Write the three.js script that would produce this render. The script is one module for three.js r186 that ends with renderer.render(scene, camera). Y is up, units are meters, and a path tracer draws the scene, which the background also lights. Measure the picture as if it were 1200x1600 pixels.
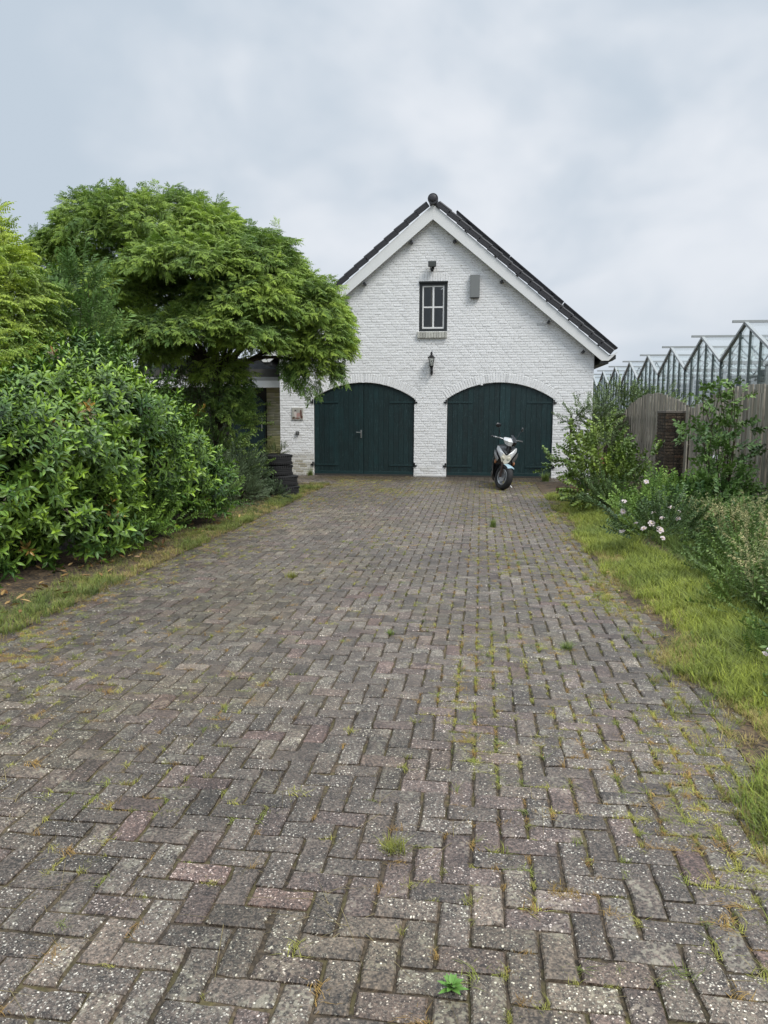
import * as THREE from 'three';
import { mergeGeometries, mergeVertices, toCreasedNormals } from 'three/addons/utils/BufferGeometryUtils.js';
import { RoundedBoxGeometry } from 'three/addons/geometries/RoundedBoxGeometry.js';

// ---------------------------------------------------------------- camera, sky, sun, exposure
const scene = new THREE.Scene();
const camera = new THREE.PerspectiveCamera(67.38, 0.75, 0.1, 900);
camera.position.set(0, 1.6, 19.41);
camera.rotation.order = 'YXZ';
camera.rotation.set(-0.12861, 0.12439, 0.00432);
const renderer = new THREE.WebGLRenderer();
renderer.toneMapping = THREE.LinearToneMapping;
renderer.toneMappingExposure = 1.72;
renderer.shadowMap.enabled = true;
const SKY_GAIN = 0.61;

const sun = new THREE.DirectionalLight(new THREE.Color(1, 0.965, 0.9), 1.5);
sun.position.set(26, 42, 21);
sun.castShadow = true;
sun.shadow.radius = 44;
sun.shadow.mapSize.set(2048, 2048);
Object.assign(sun.shadow.camera, { left: -30, right: 30, top: 30, bottom: -30, near: 1, far: 140 });
scene.add(sun, sun.target);

// ---------------------------------------------------------------- noise
function rng(seed) {
  let a = seed >>> 0;
  return () => { a = (a + 0x6D2B79F5) | 0; let t = Math.imul(a ^ (a >>> 15), 1 | a); t = (t + Math.imul(t ^ (t >>> 7), 61 | t)) ^ t; return ((t ^ (t >>> 14)) >>> 0) / 4294967296; };
}
function hash(x, y, z) { let h = Math.imul(x, 374761393) + Math.imul(y, 668265263) + Math.imul(z, 2147483647 ^ 1013904223); h = Math.imul(h ^ (h >>> 13), 1274126177); return ((h ^ (h >>> 16)) >>> 0) / 4294967296; }
const fade = (t) => t * t * (3 - 2 * t);
const mix = (a, b, t) => a + (b - a) * t;
const clamp = (x, a = 0, b = 1) => Math.min(b, Math.max(a, x));
const smooth = (a, b, x) => fade(clamp((x - a) / (b - a)));
function noise3(x, y, z) {
  const i = Math.floor(x), j = Math.floor(y), k = Math.floor(z), u = fade(x - i), v = fade(y - j), w = fade(z - k);
  return mix(mix(mix(hash(i, j, k), hash(i + 1, j, k), u), mix(hash(i, j + 1, k), hash(i + 1, j + 1, k), u), v),
    mix(mix(hash(i, j, k + 1), hash(i + 1, j, k + 1), u), mix(hash(i, j + 1, k + 1), hash(i + 1, j + 1, k + 1), u), v), w);
}
function fbm3(x, y, z, oct = 5) { let s = 0, a = 0.5, n = 0; for (let o = 0; o < oct; o++) { s += a * noise3(x, y, z); n += a; a *= 0.5; x *= 2.03; y *= 2.03; z *= 2.03; } return s / n; }
// value noise that repeats every p cells
function tnoise(x, y, p, s) {
  const i = Math.floor(x), j = Math.floor(y), u = fade(x - i), v = fade(y - j), m = (a) => ((a % p) + p) % p;
  return mix(mix(hash(m(i), m(j), s), hash(m(i + 1), m(j), s), u), mix(hash(m(i), m(j + 1), s), hash(m(i + 1), m(j + 1), s), u), v);
}
function tfbm(u, v, p, oct, s) { let t = 0, a = 0.5, n = 0; for (let o = 0; o < oct; o++) { t += a * tnoise(u * p, v * p, p, s + o); n += a; a *= 0.5; p *= 2; } return t / n; }

// ---------------------------------------------------------------- sky: an overcast, softly broken layer of cloud
{
  const W = 2048, H = 1024, data = new Float32Array(W * H * 4);
  for (let j = 0; j < H; j++) {
    const el = ((j + 0.5) / H - 0.5) * Math.PI, y = Math.sin(el), c = Math.cos(el);
    for (let i = 0; i < W; i++) {
      const az = ((i + 0.5) / W - 0.5) * 2 * Math.PI, x = Math.cos(az) * c, z = Math.sin(az) * c;
      let r, g, b;
      if (y < 0) { r = 0.3; g = 0.3; b = 0.29; } else {
        const q = 1 / (y + 0.32), px = x * q * 1.25, pz = z * q * 1.25;
        const wx = fbm3(px + 4.1, pz + 9.2, 1.7, 4) - 0.5, wz = fbm3(px + 14.6, pz + 2.3, 5.1, 4) - 0.5;
        const n = fbm3(px * 1.15 + wx * 1.9 + 21.3, y * 2.2 + 3.0, pz * 1.15 + wz * 1.9 + 7.7, 6);
        const d = fbm3(px * 3.1 + wx * 2.5, y * 6 + 1.0, pz * 3.1 + wz * 2.5 + 31.0, 5);
        const puff = fbm3(x * 4.0 + wx * 0.8 + 8, y * 5.2 + 2 + wz * 0.8, z * 4.0 + 5, 6);
        const t = smooth(0.40, 0.66, n * 0.3 + d * 0.08 + puff * 0.62 + 0.055 * Math.exp(-(((y - 0.2) / 0.11) ** 2)) - 0.03 * Math.exp(-(((y - 0.4) / 0.1) ** 2)));            // 0 grey-blue, 1 white
        const up = 1 + 1.45 * smooth(0.42, 0.95, y);                       // an overcast sky is brightest overhead
        r = mix(0.525, 0.775, t) * up; g = mix(0.605, 0.81, t) * up; b = mix(0.695, 0.865, t) * up;
        const lo = smooth(0.22, 0, y); r = mix(r, 0.60 * up, lo * 0.35); g = mix(g, 0.655 * up, lo * 0.35); b = mix(b, 0.715 * up, lo * 0.35);
      }
      const k = (j * W + i) * 4; data[k] = r * SKY_GAIN; data[k + 1] = g * SKY_GAIN; data[k + 2] = b * SKY_GAIN; data[k + 3] = 1;
    }
  }
  const sky = new THREE.DataTexture(data, W, H, THREE.RGBAFormat, THREE.FloatType);
  sky.mapping = THREE.EquirectangularReflectionMapping; sky.magFilter = THREE.LinearFilter; sky.minFilter = THREE.LinearFilter; sky.needsUpdate = true;
  scene.background = sky; scene.environment = sky;
}

// ---------------------------------------------------------------- naming and building helpers
const used = new Map();
function numbered(name) { const n = used.get(name) || 0; used.set(name, n + 1); return n ? `${name}_${String(n).padStart(3, '0')}` : name; }
function thing(name, label, category, pos = [0, 0, 0], turn = 0, group) {
  const o = new THREE.Group(); o.name = numbered(name); o.position.set(...pos); o.rotation.y = turn; scene.add(o);
  o.userData = { label, category }; if (group) o.userData.group = group;
  return o;
}
function shade(m) { m.castShadow = true; m.receiveShadow = true; return m; }
function part(name, geo, mat, parent, extra) {
  const m = shade(new THREE.Mesh(Array.isArray(geo) ? merge(geo) : geo, mat)); m.name = parent === scene ? numbered(name) : localName(parent, name);
  parent.add(m); if (extra) Object.assign(m.userData, extra);
  return m;
}
function localName(parent, name) {
  const c = parent.userData_names || (Object.defineProperty(parent, 'userData_names', { value: new Map(), enumerable: false }), parent.userData_names);
  const n = c.get(name) || 0; c.set(name, n + 1); return n ? `${name}_${String(n).padStart(3, '0')}` : name;
}
function tag(o, label, category, group) { o.userData.label = label; o.userData.category = category; if (group) o.userData.group = group; return o; }
function structure(o) { o.userData.kind = 'structure'; return o; }
function copies(name, geo, mat, parent, list, extra) {            // list: [{m: Matrix4, c: Color}]
  const im = shade(new THREE.InstancedMesh(geo, mat, list.length)); im.name = parent === scene ? numbered(name) : localName(parent, name);
  list.forEach((e, i) => { im.setMatrixAt(i, e.m); im.setColorAt(i, e.c); });
  im.userData.kind = 'stuff'; if (extra) Object.assign(im.userData, extra); parent.add(im);
  return im;
}
function norm(g) { const o = g.index ? g.toNonIndexed() : g; for (const k of Object.keys(o.attributes)) if (!['position', 'normal', 'uv', 'color'].includes(k)) o.deleteAttribute(k); if (!o.attributes.uv) o.setAttribute('uv', new THREE.BufferAttribute(new Float32Array(o.attributes.position.count * 2), 2)); if (!o.attributes.normal) o.computeVertexNormals(); return o; }
function merge(list) {
  list = list.map(norm);
  if (list.some((g) => g.attributes.color)) for (const g of list) if (!g.attributes.color) paint(g, [1, 1, 1]);
  return list.length === 1 ? list[0] : mergeGeometries(list, false);
}
function paint(g, c) { const n = g.attributes.position.count, a = new Float32Array(n * 3); for (let i = 0; i < n; i++) a.set(c, i * 3); g.setAttribute('color', new THREE.BufferAttribute(a, 3)); return g; }
const V = (x, y, z) => new THREE.Vector3(x, y, z);
function box(w, h, d, x = 0, y = 0, z = 0, rx = 0, ry = 0, rz = 0) { const g = new THREE.BoxGeometry(w, h, d); g.rotateX(rx); g.rotateY(ry); g.rotateZ(rz); g.translate(x, y, z); return g; }
function rbox(w, h, d, r, x = 0, y = 0, z = 0, rx = 0, ry = 0, rz = 0) { const g = new RoundedBoxGeometry(w, h, d, 2, Math.min(r, w / 2.01, h / 2.01, d / 2.01)); g.rotateX(rx); g.rotateY(ry); g.rotateZ(rz); g.translate(x, y, z); return g; }
function cyl(r1, r2, h, n, x = 0, y = 0, z = 0, rx = 0, rz = 0) { const g = new THREE.CylinderGeometry(r1, r2, h, n); g.rotateX(rx); g.rotateZ(rz); g.translate(x, y, z); return g; }
function bar(a, b, w, d = w) {                                       // a square bar between two points
  a = V(...a); b = V(...b); const l = a.distanceTo(b), g = new THREE.BoxGeometry(w, l, d);
  g.applyQuaternion(new THREE.Quaternion().setFromUnitVectors(V(0, 1, 0), b.clone().sub(a).normalize())); g.translate((a.x + b.x) / 2, (a.y + b.y) / 2, (a.z + b.z) / 2); return g;
}
function tube(pts, r0, r1 = r0, sides = 6, seg = 0) {                // a tapered tube along a smooth curve
  const curve = new THREE.CatmullRomCurve3(pts.map((p) => (p.isVector3 ? p : V(...p)))), n = seg || pts.length * 3, g = new THREE.TubeGeometry(curve, n, 1, sides, false), pos = g.attributes.position;
  for (let i = 0; i <= n; i++) { const c = curve.getPointAt(i / n), r = mix(r0, r1, i / n); for (let j = 0; j <= sides; j++) { const k = i * (sides + 1) + j; pos.setXYZ(k, c.x + (pos.getX(k) - c.x) * r, c.y + (pos.getY(k) - c.y) * r, c.z + (pos.getZ(k) - c.z) * r); } }
  return g;
}
function extrude(pts, depth, bevel = 0, holes = []) {
  const s = new THREE.Shape(pts.map((p) => new THREE.Vector2(...p))); for (const h of holes) s.holes.push(new THREE.Path(h.map((p) => new THREE.Vector2(...p))));
  return new THREE.ExtrudeGeometry(s, { depth, bevelEnabled: bevel > 0, bevelSize: bevel, bevelThickness: bevel, bevelSegments: 1, steps: 1 });
}
// triangles collected one by one
class Tris {
  constructor() { this.p = []; this.u = []; this.c = []; }
  tri(a, b, c, ua, ub, uc, col) { this.p.push(...a, ...b, ...c); this.u.push(...ua, ...ub, ...uc); const k = col || [1, 1, 1]; this.c.push(...k, ...k, ...k); }
  quad(a, b, c, d, ua, ub, uc, ud, col) { this.tri(a, b, c, ua, ub, uc, col); this.tri(a, c, d, ua, uc, ud, col); }
  build(smoothed) {
    let g = new THREE.BufferGeometry(); g.setAttribute('position', new THREE.Float32BufferAttribute(this.p, 3)); g.setAttribute('uv', new THREE.Float32BufferAttribute(this.u, 2)); g.setAttribute('color', new THREE.Float32BufferAttribute(this.c, 3));
    g.computeVertexNormals(); if (smoothed) g = toCreasedNormals(g, smoothed); return g;
  }
}
function texture(size, fn, srgb = true, repeat = 1) {
  const d = new Uint8Array(size * size * 4);
  for (let j = 0; j < size; j++) for (let i = 0; i < size; i++) { const c = fn(i / size, j / size, i, j), k = (j * size + i) * 4; d[k] = clamp(c[0], 0, 255); d[k + 1] = clamp(c[1], 0, 255); d[k + 2] = clamp(c[2], 0, 255); d[k + 3] = 255; }
  return wrapTex(d, size, srgb, repeat);
}
function wrapTex(d, size, srgb, repeat = 1) {
  const t = new THREE.DataTexture(d, size, size); t.wrapS = t.wrapT = THREE.RepeatWrapping; t.magFilter = THREE.LinearFilter; t.minFilter = THREE.LinearMipmapLinearFilter; t.generateMipmaps = true;
  t.repeat.set(repeat, repeat); if (srgb) t.colorSpace = THREE.SRGBColorSpace; t.needsUpdate = true; return t;
}
const std = (o) => new THREE.MeshStandardMaterial(o);
const rgb = (r, g, b) => new THREE.Color().setRGB(r, g, b);

// ---------------------------------------------------------------- textures and materials
// worn concrete pavers: dark matrix, pale exposed grit, lichen (2 m a side)
const paverSize = 2048, paverD = new Uint8Array(paverSize * paverSize * 4), paverB = new Uint8Array(paverSize * paverSize * 4);
{
  const S = paverSize, r = rng(11);
  const cov = new Float32Array(S * S), lum = new Float32Array(S * S);
  const grit = (n, lo, hi, v0, v1, keep) => {
    for (let k = 0; k < n; k++) {
      const cx = r() * S, cy = r() * S; if (tfbm(cx / S, cy / S, 9, 2, 77) < keep * (0.25 + r())) continue;
      const rad = mix(lo, hi, r() ** 2.2), asp = 0.6 + 0.4 * r(), an = r() * 3.14, ca = Math.cos(an), sa = Math.sin(an), val = mix(v0, v1, r()), R = Math.ceil(rad + 1);
      for (let y = -R; y <= R; y++) for (let x = -R; x <= R; x++) {
        const a = x * ca + y * sa, b = (y * ca - x * sa) / asp, d = Math.hypot(a, b), w = clamp(rad - d + 0.5);
        if (w > 0) { const q = ((((cy | 0) + y) % S + S) % S) * S + ((((cx | 0) + x) % S + S) % S); if (w >= cov[q]) { cov[q] = w; lum[q] = val; } }
      }
    }
  };
  grit(130000, 0.7, 2.3, 0.12, 0.42, 0.4);
  grit(64000, 1.0, 4.3, 0.35, 1.05, 0.95);
  for (let j = 0; j < S; j++) for (let i = 0; i < S; i++) {
    const u = i / S, v = j / S, k = j * S + i, a = tfbm(u, v, 6, 3, 5), f = tfbm(u, v, 320, 3, 9), m = tfbm(u, v, 24, 3, 21), lich = smooth(0.56, 0.72, tfbm(u, v, 16, 5, 33)) * smooth(0.4, 0.66, tfbm(u, v, 200, 2, 35));
    let base = 71 + 34 * (a - 0.5) + 100 * (f - 0.5) + 30 * (m - 0.5), R = base * 1.12, G = base * 1.0, B = base * 0.9;
    R = mix(R, 142, lich * 0.65); G = mix(G, 138, lich * 0.65); B = mix(B, 122, lich * 0.65);
    const w = cov[k] * 0.93, L = 76 + 142 * lum[k]; R = mix(R, L, w); G = mix(G, L * 0.975, w); B = mix(B, L * 0.91, w);
    const q = k * 4; paverD[q] = clamp(R, 0, 255); paverD[q + 1] = clamp(G, 0, 255); paverD[q + 2] = clamp(B, 0, 255); paverD[q + 3] = 255;
    const h = clamp(120 + 90 * (f - 0.5) + 60 * (m - 0.5) + 70 * cov[k], 0, 255); paverB[q] = paverB[q + 1] = paverB[q + 2] = h; paverB[q + 3] = 255;
  }
}
const paverMat = std({ map: wrapTex(paverD, paverSize, true), bumpMap: wrapTex(paverB, paverSize, false), bumpScale: 0.004, roughness: 0.46, vertexColors: true });
// fine grain used in many places: grey 128 +- noise (1 m a side)
const grainTex = texture(512, (u, v) => { const n = 128 + 150 * (tfbm(u, v, 48, 4, 3) - 0.5) + 60 * (tfbm(u, v, 6, 3, 4) - 0.5); return [n, n, n]; }, false);
const soilTex = texture(1024, (u, v) => {
  const a = tfbm(u, v, 8, 4, 1), b = tfbm(u, v, 90, 3, 2), c = smooth(0.55, 0.62, tfbm(u, v, 60, 2, 6));
  const k = 58 + 70 * (a - 0.5) + 80 * (b - 0.5); return [mix(k * 1.12, 120, c * 0.5), mix(k * 0.93, 100, c * 0.5), mix(k * 0.72, 70, c * 0.5)];
});
const soilMat = std({ map: soilTex, bumpMap: grainTex, bumpScale: 0.02, roughness: 0.95 });
const jointTex = texture(1024, (u, v) => {
  const a = tfbm(u, v, 7, 4, 41), b = tfbm(u, v, 120, 3, 42), c = smooth(0.5, 0.66, tfbm(u, v, 16, 4, 46));
  const k = 66 + 40 * (a - 0.5) + 70 * (b - 0.5); return [mix(k * 1.1, 92, c * 0.4), mix(k * 0.95, 88, c * 0.4), mix(k * 0.76, 44, c * 0.4)];
});
const jointMat = std({ vertexColors: true, map: jointTex, bumpMap: grainTex, bumpScale: 0.01, roughness: 0.95 });
const paintBump = texture(512, (u, v) => { const n = 128 + 120 * (tfbm(u, v, 40, 4, 13) - 0.5) + 90 * (tfbm(u, v, 10, 3, 14) - 0.5); return [n, n, n]; }, false);
const paintTex = texture(1024, (u, v) => {
  const a = tfbm(u, v, 5, 4, 51), b = tfbm(u, v, 60, 3, 52), chip = smooth(0.76, 0.79, tfbm(u, v, 60, 3, 53)), fl = smooth(0.6, 0.75, tfbm(u, v, 20, 4, 54));
  const k = 238 + 8 * (a - 0.5) + 10 * (b - 0.5) - 7 * fl; return [mix(k, 140, chip), mix(k, 132, chip), mix(k, 120, chip)];
});
const wallBrickMat = std({ map: paintTex, bumpMap: paintBump, bumpScale: 0.004, roughness: 0.62, vertexColors: true });
const mortarMat = std({ map: paintTex, bumpMap: paintBump, bumpScale: 0.008, roughness: 0.8, color: rgb(0.9, 0.9, 0.9) });
const whiteBoardMat = std({ color: rgb(0.76, 0.765, 0.76), bumpMap: paintBump, bumpScale: 0.001, roughness: 0.42 });
function woodTex(seed, dark, light, moss) {                          // grain along v, 1 m a side
  return texture(512, (u, v) => {
    const w = tfbm(u, v, 4, 2, seed) * 0.12, g = tfbm(u * 6 + w, v * 0.5, 8, 4, seed + 1), f = tnoise((u + w) * 128, v * 4, 128, seed + 2), m = smooth(0.45, 0.7, tfbm(u, v, 5, 4, seed + 3)), st = smooth(0.62, 0.72, tnoise((u + w * 0.5) * 64, v * 2, 64, seed + 4));
    const t = clamp(0.5 + 1.1 * (g - 0.5) + 0.5 * (f - 0.5) - 0.35 * st); return [0, 1, 2].map((k) => mix(mix(dark[k], light[k], t), moss[k], m * 0.4));
  });
}
const fenceMat = std({ map: woodTex(101, [110, 106, 97], [178, 173, 160], [126, 124, 106]), bumpMap: woodTex(101, [40, 40, 40], [200, 200, 200], [120, 120, 120]), bumpScale: 0.004, roughness: 0.88, vertexColors: true });
const greyWoodMat = std({ map: woodTex(131, [140, 136, 118], [205, 198, 178], [140, 140, 84]), roughness: 0.85, vertexColors: true });
const doorTex = texture(1024, (u, v) => {
  const a = tfbm(u, v, 6, 4, 61), f = tnoise(u * 256, v * 6, 256, 62), sp = smooth(0.76, 0.8, tfbm(u, v, 90, 2, 63)), sc = smooth(0.78, 0.84, tnoise(u * 128, v * 14, 128, 64)) * smooth(0.45, 0.6, tfbm(u, v, 9, 3, 65));
  const k = 0.95 + 0.4 * (a - 0.5) + 0.25 * (f - 0.5), e = sp * 0.5 + sc * 0.3; return [mix(17 * k, 80, e), mix(43 * k, 96, e), mix(45 * k, 98, e)];
});
const doorMat = std({ map: doorTex, bumpMap: doorTex, bumpScale: 0.001, roughness: 0.5, vertexColors: true });
const blackMat = std({ color: rgb(0.012, 0.012, 0.013), roughness: 0.45, bumpMap: grainTex, bumpScale: 0.0005 });
const tileMat = std({ color: rgb(0.028, 0.028, 0.033), roughness: 0.5, bumpMap: grainTex, bumpScale: 0.003 });
const steelMat = std({ color: rgb(0.6, 0.6, 0.6), roughness: 0.3, metalness: 1 });
const rubberMat = std({ color: rgb(0.018, 0.018, 0.019), roughness: 0.75, bumpMap: grainTex, bumpScale: 0.003 });
const barkMat = std({ map: woodTex(151, [40, 33, 27], [100, 86, 70], [70, 74, 44]), roughness: 0.95 });
const stemMat = std({ color: rgb(0.05, 0.045, 0.022), roughness: 0.9, bumpMap: grainTex, bumpScale: 0.002 });
const glassMat = new THREE.MeshPhysicalMaterial({ color: rgb(0.95, 0.97, 0.96), transmission: 1, thickness: 0, roughness: 0.02, ior: 1.5 });
const interiorMat = std({ color: rgb(0.26, 0.23, 0.22), roughness: 0.95 });
// ---------------------------------------------------------------- ground
{
  const g = new THREE.PlaneGeometry(900, 900, 1, 1); g.rotateX(-Math.PI / 2); g.translate(0, -0.035, -150);
  const uv = g.attributes.uv; for (let i = 0; i < uv.count; i++) uv.setXY(i, uv.getX(i) * 600, uv.getY(i) * 600);
  structure(part('ground', g, soilMat, scene));
}
// soil strips beside the drive, a little uneven, meeting the paving
function earth(name, x0, x1, z0, z1, lift) {
  const nx = 14, nz = 70, g = new THREE.PlaneGeometry(x1 - x0, z1 - z0, nx, nz); g.rotateX(-Math.PI / 2); g.translate((x0 + x1) / 2, 0, (z0 + z1) / 2);
  const p = g.attributes.position, uv = g.attributes.uv;
  for (let i = 0; i < p.count; i++) { const x = p.getX(i), z = p.getZ(i); p.setY(i, lift(x, z) + 0.035 * (fbm3(x * 2.3, 0.5, z * 2.3, 4) - 0.5)); uv.setXY(i, x * 0.9, z * 0.9); }
  g.computeVertexNormals(); return structure(part(name, g, soilMat, scene));
}
const DRIVE_L = -3.42, DRIVE_R = 1.32;
earth('soil_bed_left', -9.5, DRIVE_L + 0.06, 2.6, 19.8, (x) => 0.0 + 0.05 * smooth(DRIVE_L, DRIVE_L - 0.7, x));
earth('soil_bed_right', DRIVE_R - 0.06, 7.0, 1.2, 19.8, (x) => 0.0 + 0.05 * smooth(DRIVE_R, DRIVE_R + 0.9, x));

// ---------------------------------------------------------------- driveway: concrete pavers in herringbone, about 21 x 10.5 cm
function paverGeo(L, W, r, tint, uvo) {                              // centred, top near y = 0, long side along x
  const t = new Tris(), out = [], nl = 3, ns = 2, j = () => (r() - 0.5) * 0.0075;
  for (let k = 0; k < nl; k++) out.push([-L / 2 + (L * k) / nl, -W / 2]);
  for (let k = 0; k < ns; k++) out.push([L / 2, -W / 2 + (W * k) / ns]);
  for (let k = 0; k < nl; k++) out.push([L / 2 - (L * k) / nl, W / 2]);
  for (let k = 0; k < ns; k++) out.push([-L / 2, W / 2 - (W * k) / ns]);
  const y0 = (r() - 0.5) * 0.005, ax = (r() - 0.5) * 0.03, az = (r() - 0.5) * 0.05, top = (x, z, d = 0) => y0 + x * ax + z * az - d;
  const ring = out.map(([x, z]) => { const chip = r() < 0.07 ? 0.012 : 0; const sx = x > 0 ? -1 : 1, sz = z > 0 ? -1 : 1; return [x + sx * (0.005 + chip * r()) + j(), z + sz * (0.005 + chip * r()) + j()]; });
  const mid = ring.map(([x, z]) => [x * 1.0 + (x > 0 ? 0.006 : -0.006), z + (z > 0 ? 0.006 : -0.006)]);
  const uv = (x, z) => [(x + uvo[0]) / 2, (z + uvo[1]) / 2], n = ring.length, C = [0, top(0, 0, -0.0012), 0];
  for (let k = 0; k < n; k++) {
    const a = ring[k], b = ring[(k + 1) % n], c = mid[(k + 1) % n], d = mid[k];
    const A = [a[0], top(...a), a[1]], B = [b[0], top(...b), b[1]], Cc = [c[0], top(...c, 0.006), c[1]], D = [d[0], top(...d, 0.006), d[1]];
    t.tri(C, B, A, uv(0, 0), uv(...b), uv(...a), tint);
    t.quad(A, B, Cc, D, uv(...a), uv(...b), uv(...c), uv(...d), tint);
    t.quad(D, Cc, [Cc[0], -0.03, Cc[2]], [D[0], -0.03, D[2]], uv(...d), uv(...c), uv(c[0], c[1] + 0.02), uv(d[0], d[1] + 0.02), tint);
  }
  return t.build();
}
const driveway = structure(part('driveway', (() => {
  const g = new THREE.PlaneGeometry(7.4, 19.9, 74, 199); g.rotateX(-Math.PI / 2); g.translate(-1.5, -0.0125, 9.93);
  const p = g.attributes.position, uv = g.attributes.uv; for (let i = 0; i < p.count; i++) { uv.setXY(i, p.getX(i) * 0.7, p.getZ(i) * 0.7); p.setY(i, -0.0105 + 0.01 * (fbm3(p.getX(i) * 3, 1.5, p.getZ(i) * 3, 3) - 0.5)); }
  const n = p.count, c = new Float32Array(n * 3); for (let i = 0; i < n; i++) { const x = p.getX(i), z = p.getZ(i), m = smooth(0.44, 0.62, fbm3(x * 2, 4.4, z * 1.2, 4)) * (0.25 + 0.75 * Math.exp(-(((x - 0.18) / 0.4) ** 2)) + 0.5 * smooth(0.6, 1.1, x)); c.set([mix(1, 1.15, m), mix(1, 1.25, m), mix(1, 0.62, m)], i * 3); } g.setAttribute('color', new THREE.BufferAttribute(c, 3));
  return g;
})(), jointMat, scene));
{
  const U = 0.105, r = rng(2024), list = [];
  const bl = (z) => (z < 2.9 ? -5.3 : DRIVE_L - 0.05 - 0.12 * fbm3(z * 1.3, 4, 2, 3)), br = (z) => (z < 3.2 ? 2.35 : DRIVE_R + 0.02 + 0.16 * fbm3(z * 1.1, 8, 5, 3));
  for (let i = -56; i < 28; i++) for (let j = 0; j < 189; j++) {
    const cls = ((i - j) % 4 + 4) % 4; let x, z, turn;
    if (cls === 0) { x = (i + 1) * U; z = (j + 0.5) * U; turn = 0; } else if (cls === 3) { x = (i + 0.5) * U; z = (j + 1) * U; turn = Math.PI / 2; } else continue;
    z = 0.04 + 188 * U - z; if (z < 0.02) continue;
    if (x < bl(z) || x > br(z)) continue;
    list.push({ x, z, turn });
  }
  const eye = camera.position;
  for (const b of list) {
    const dx = b.x - eye.x, dz = b.z - eye.z, d = Math.hypot(dx, 1.6, dz), ang = Math.atan2(dx, -dz) + 0.1244;
    b.seen = Math.abs(ang) < 0.475 + 0.02 && b.z < 17.78 + Math.abs(ang) * 0.0 ? 1.6 / d ** 3 : 0;
  }
  const nearest = new Set([...list].sort((a, b) => b.seen - a.seen).slice(0, 300)), rest = [];
  for (const b of list) {
    const big = fbm3(b.x * 0.55, 3.3, b.z * 0.55, 4), q = r(), far = smooth(2.4, 0.7, b.z + 1.2 * (fbm3(b.x * 0.9, 1.1, b.z * 0.9, 3) - 0.5));
    let k = (q < 0.42 ? 0.98 : 1.13) + 0.25 * (r() - 0.5) + 0.95 * (big - 0.5), R = k, G = k * 0.985, B = k * 0.975;
    const hue = r(); if (hue < 0.03) { R *= 1.12; G *= 0.95; B *= 0.98; } else if (hue < 0.22) { R *= 1.05; G *= 0.97; B *= 1.0; } else if (hue > 0.9) { R *= 1.22; G *= 1.2; B *= 1.16; } else if (hue > 0.8) { R *= 0.85; G *= 0.85; B *= 0.85; }
    const moss = smooth(0.5, 0.68, fbm3(b.x * 1.5 + 4, 7.1, b.z * 1.5, 4)) * (smooth(5.5, 3.2, b.z) * 0.9 + 0.25); R *= mix(1, 0.98, moss); G *= mix(1, 0.96, moss); B *= mix(1, 0.62, moss);
    const wet = far * smooth(0.22, 0.45, fbm3(b.x * 1.1, 2.2, b.z * 2.2, 3)); R *= mix(1, 0.5, wet); G *= mix(1, 0.47, wet); B *= mix(1, 0.38, wet);
    const uneven = (fbm3(b.x * 0.8, 9.9, b.z * 0.8, 3) - 0.5) * 0.012;
    const g = paverGeo(2 * U - 0.013, U - 0.013, r, [R, G, B], [r() * 2, r() * 2]);
    const tw = b.turn + (r() - 0.5) * 0.035, px = b.x + (r() - 0.5) * 0.004, pz = b.z + (r() - 0.5) * 0.004;
    if (nearest.has(b)) { const m = part('paving_brick', g, paverMat, driveway); m.position.set(px, uneven, pz); m.rotation.y = tw; } else { g.rotateY(tw); g.translate(px, uneven, pz); rest.push(g); }
  }
  part('paving_bricks', rest, paverMat, driveway, { kind: 'stuff' });
}

// ---------------------------------------------------------------- the white brick house with two garage doors
const AX = -1.25, WL = -5.13, WR = 2.69, SL = Math.tan(0.7), APEX = 6.46;   // wall apex line under the boards
const house = thing('brick_house', 'white painted brick house gable with dark tiled roof and two arched green garage doors', 'house');
const gableTop = (x) => APEX - Math.abs(x - AX) * SL;
const doors = [{ l: -4.251, r: -1.674 }, { l: -0.852, r: 1.752 }], SPRING = 1.95, RISE = 0.4, ARCH = 0.225;
for (const d of doors) { d.c = (d.l + d.r) / 2; d.w = (d.r - d.l) / 2; d.R = (d.w * d.w + RISE * RISE) / (2 * RISE); d.cy = SPRING + RISE - d.R; d.a = Math.asin(d.w / d.R); }
const WIN = { l: -1.575, r: -0.88, b: 3.6, t: 4.8 };
const arcPts = (d, R, n, a = d.a) => Array.from({ length: n + 1 }, (_, k) => { const t = -a + (2 * a * k) / n; return [d.c + R * Math.sin(t), d.cy + R * Math.cos(t)]; });
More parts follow.
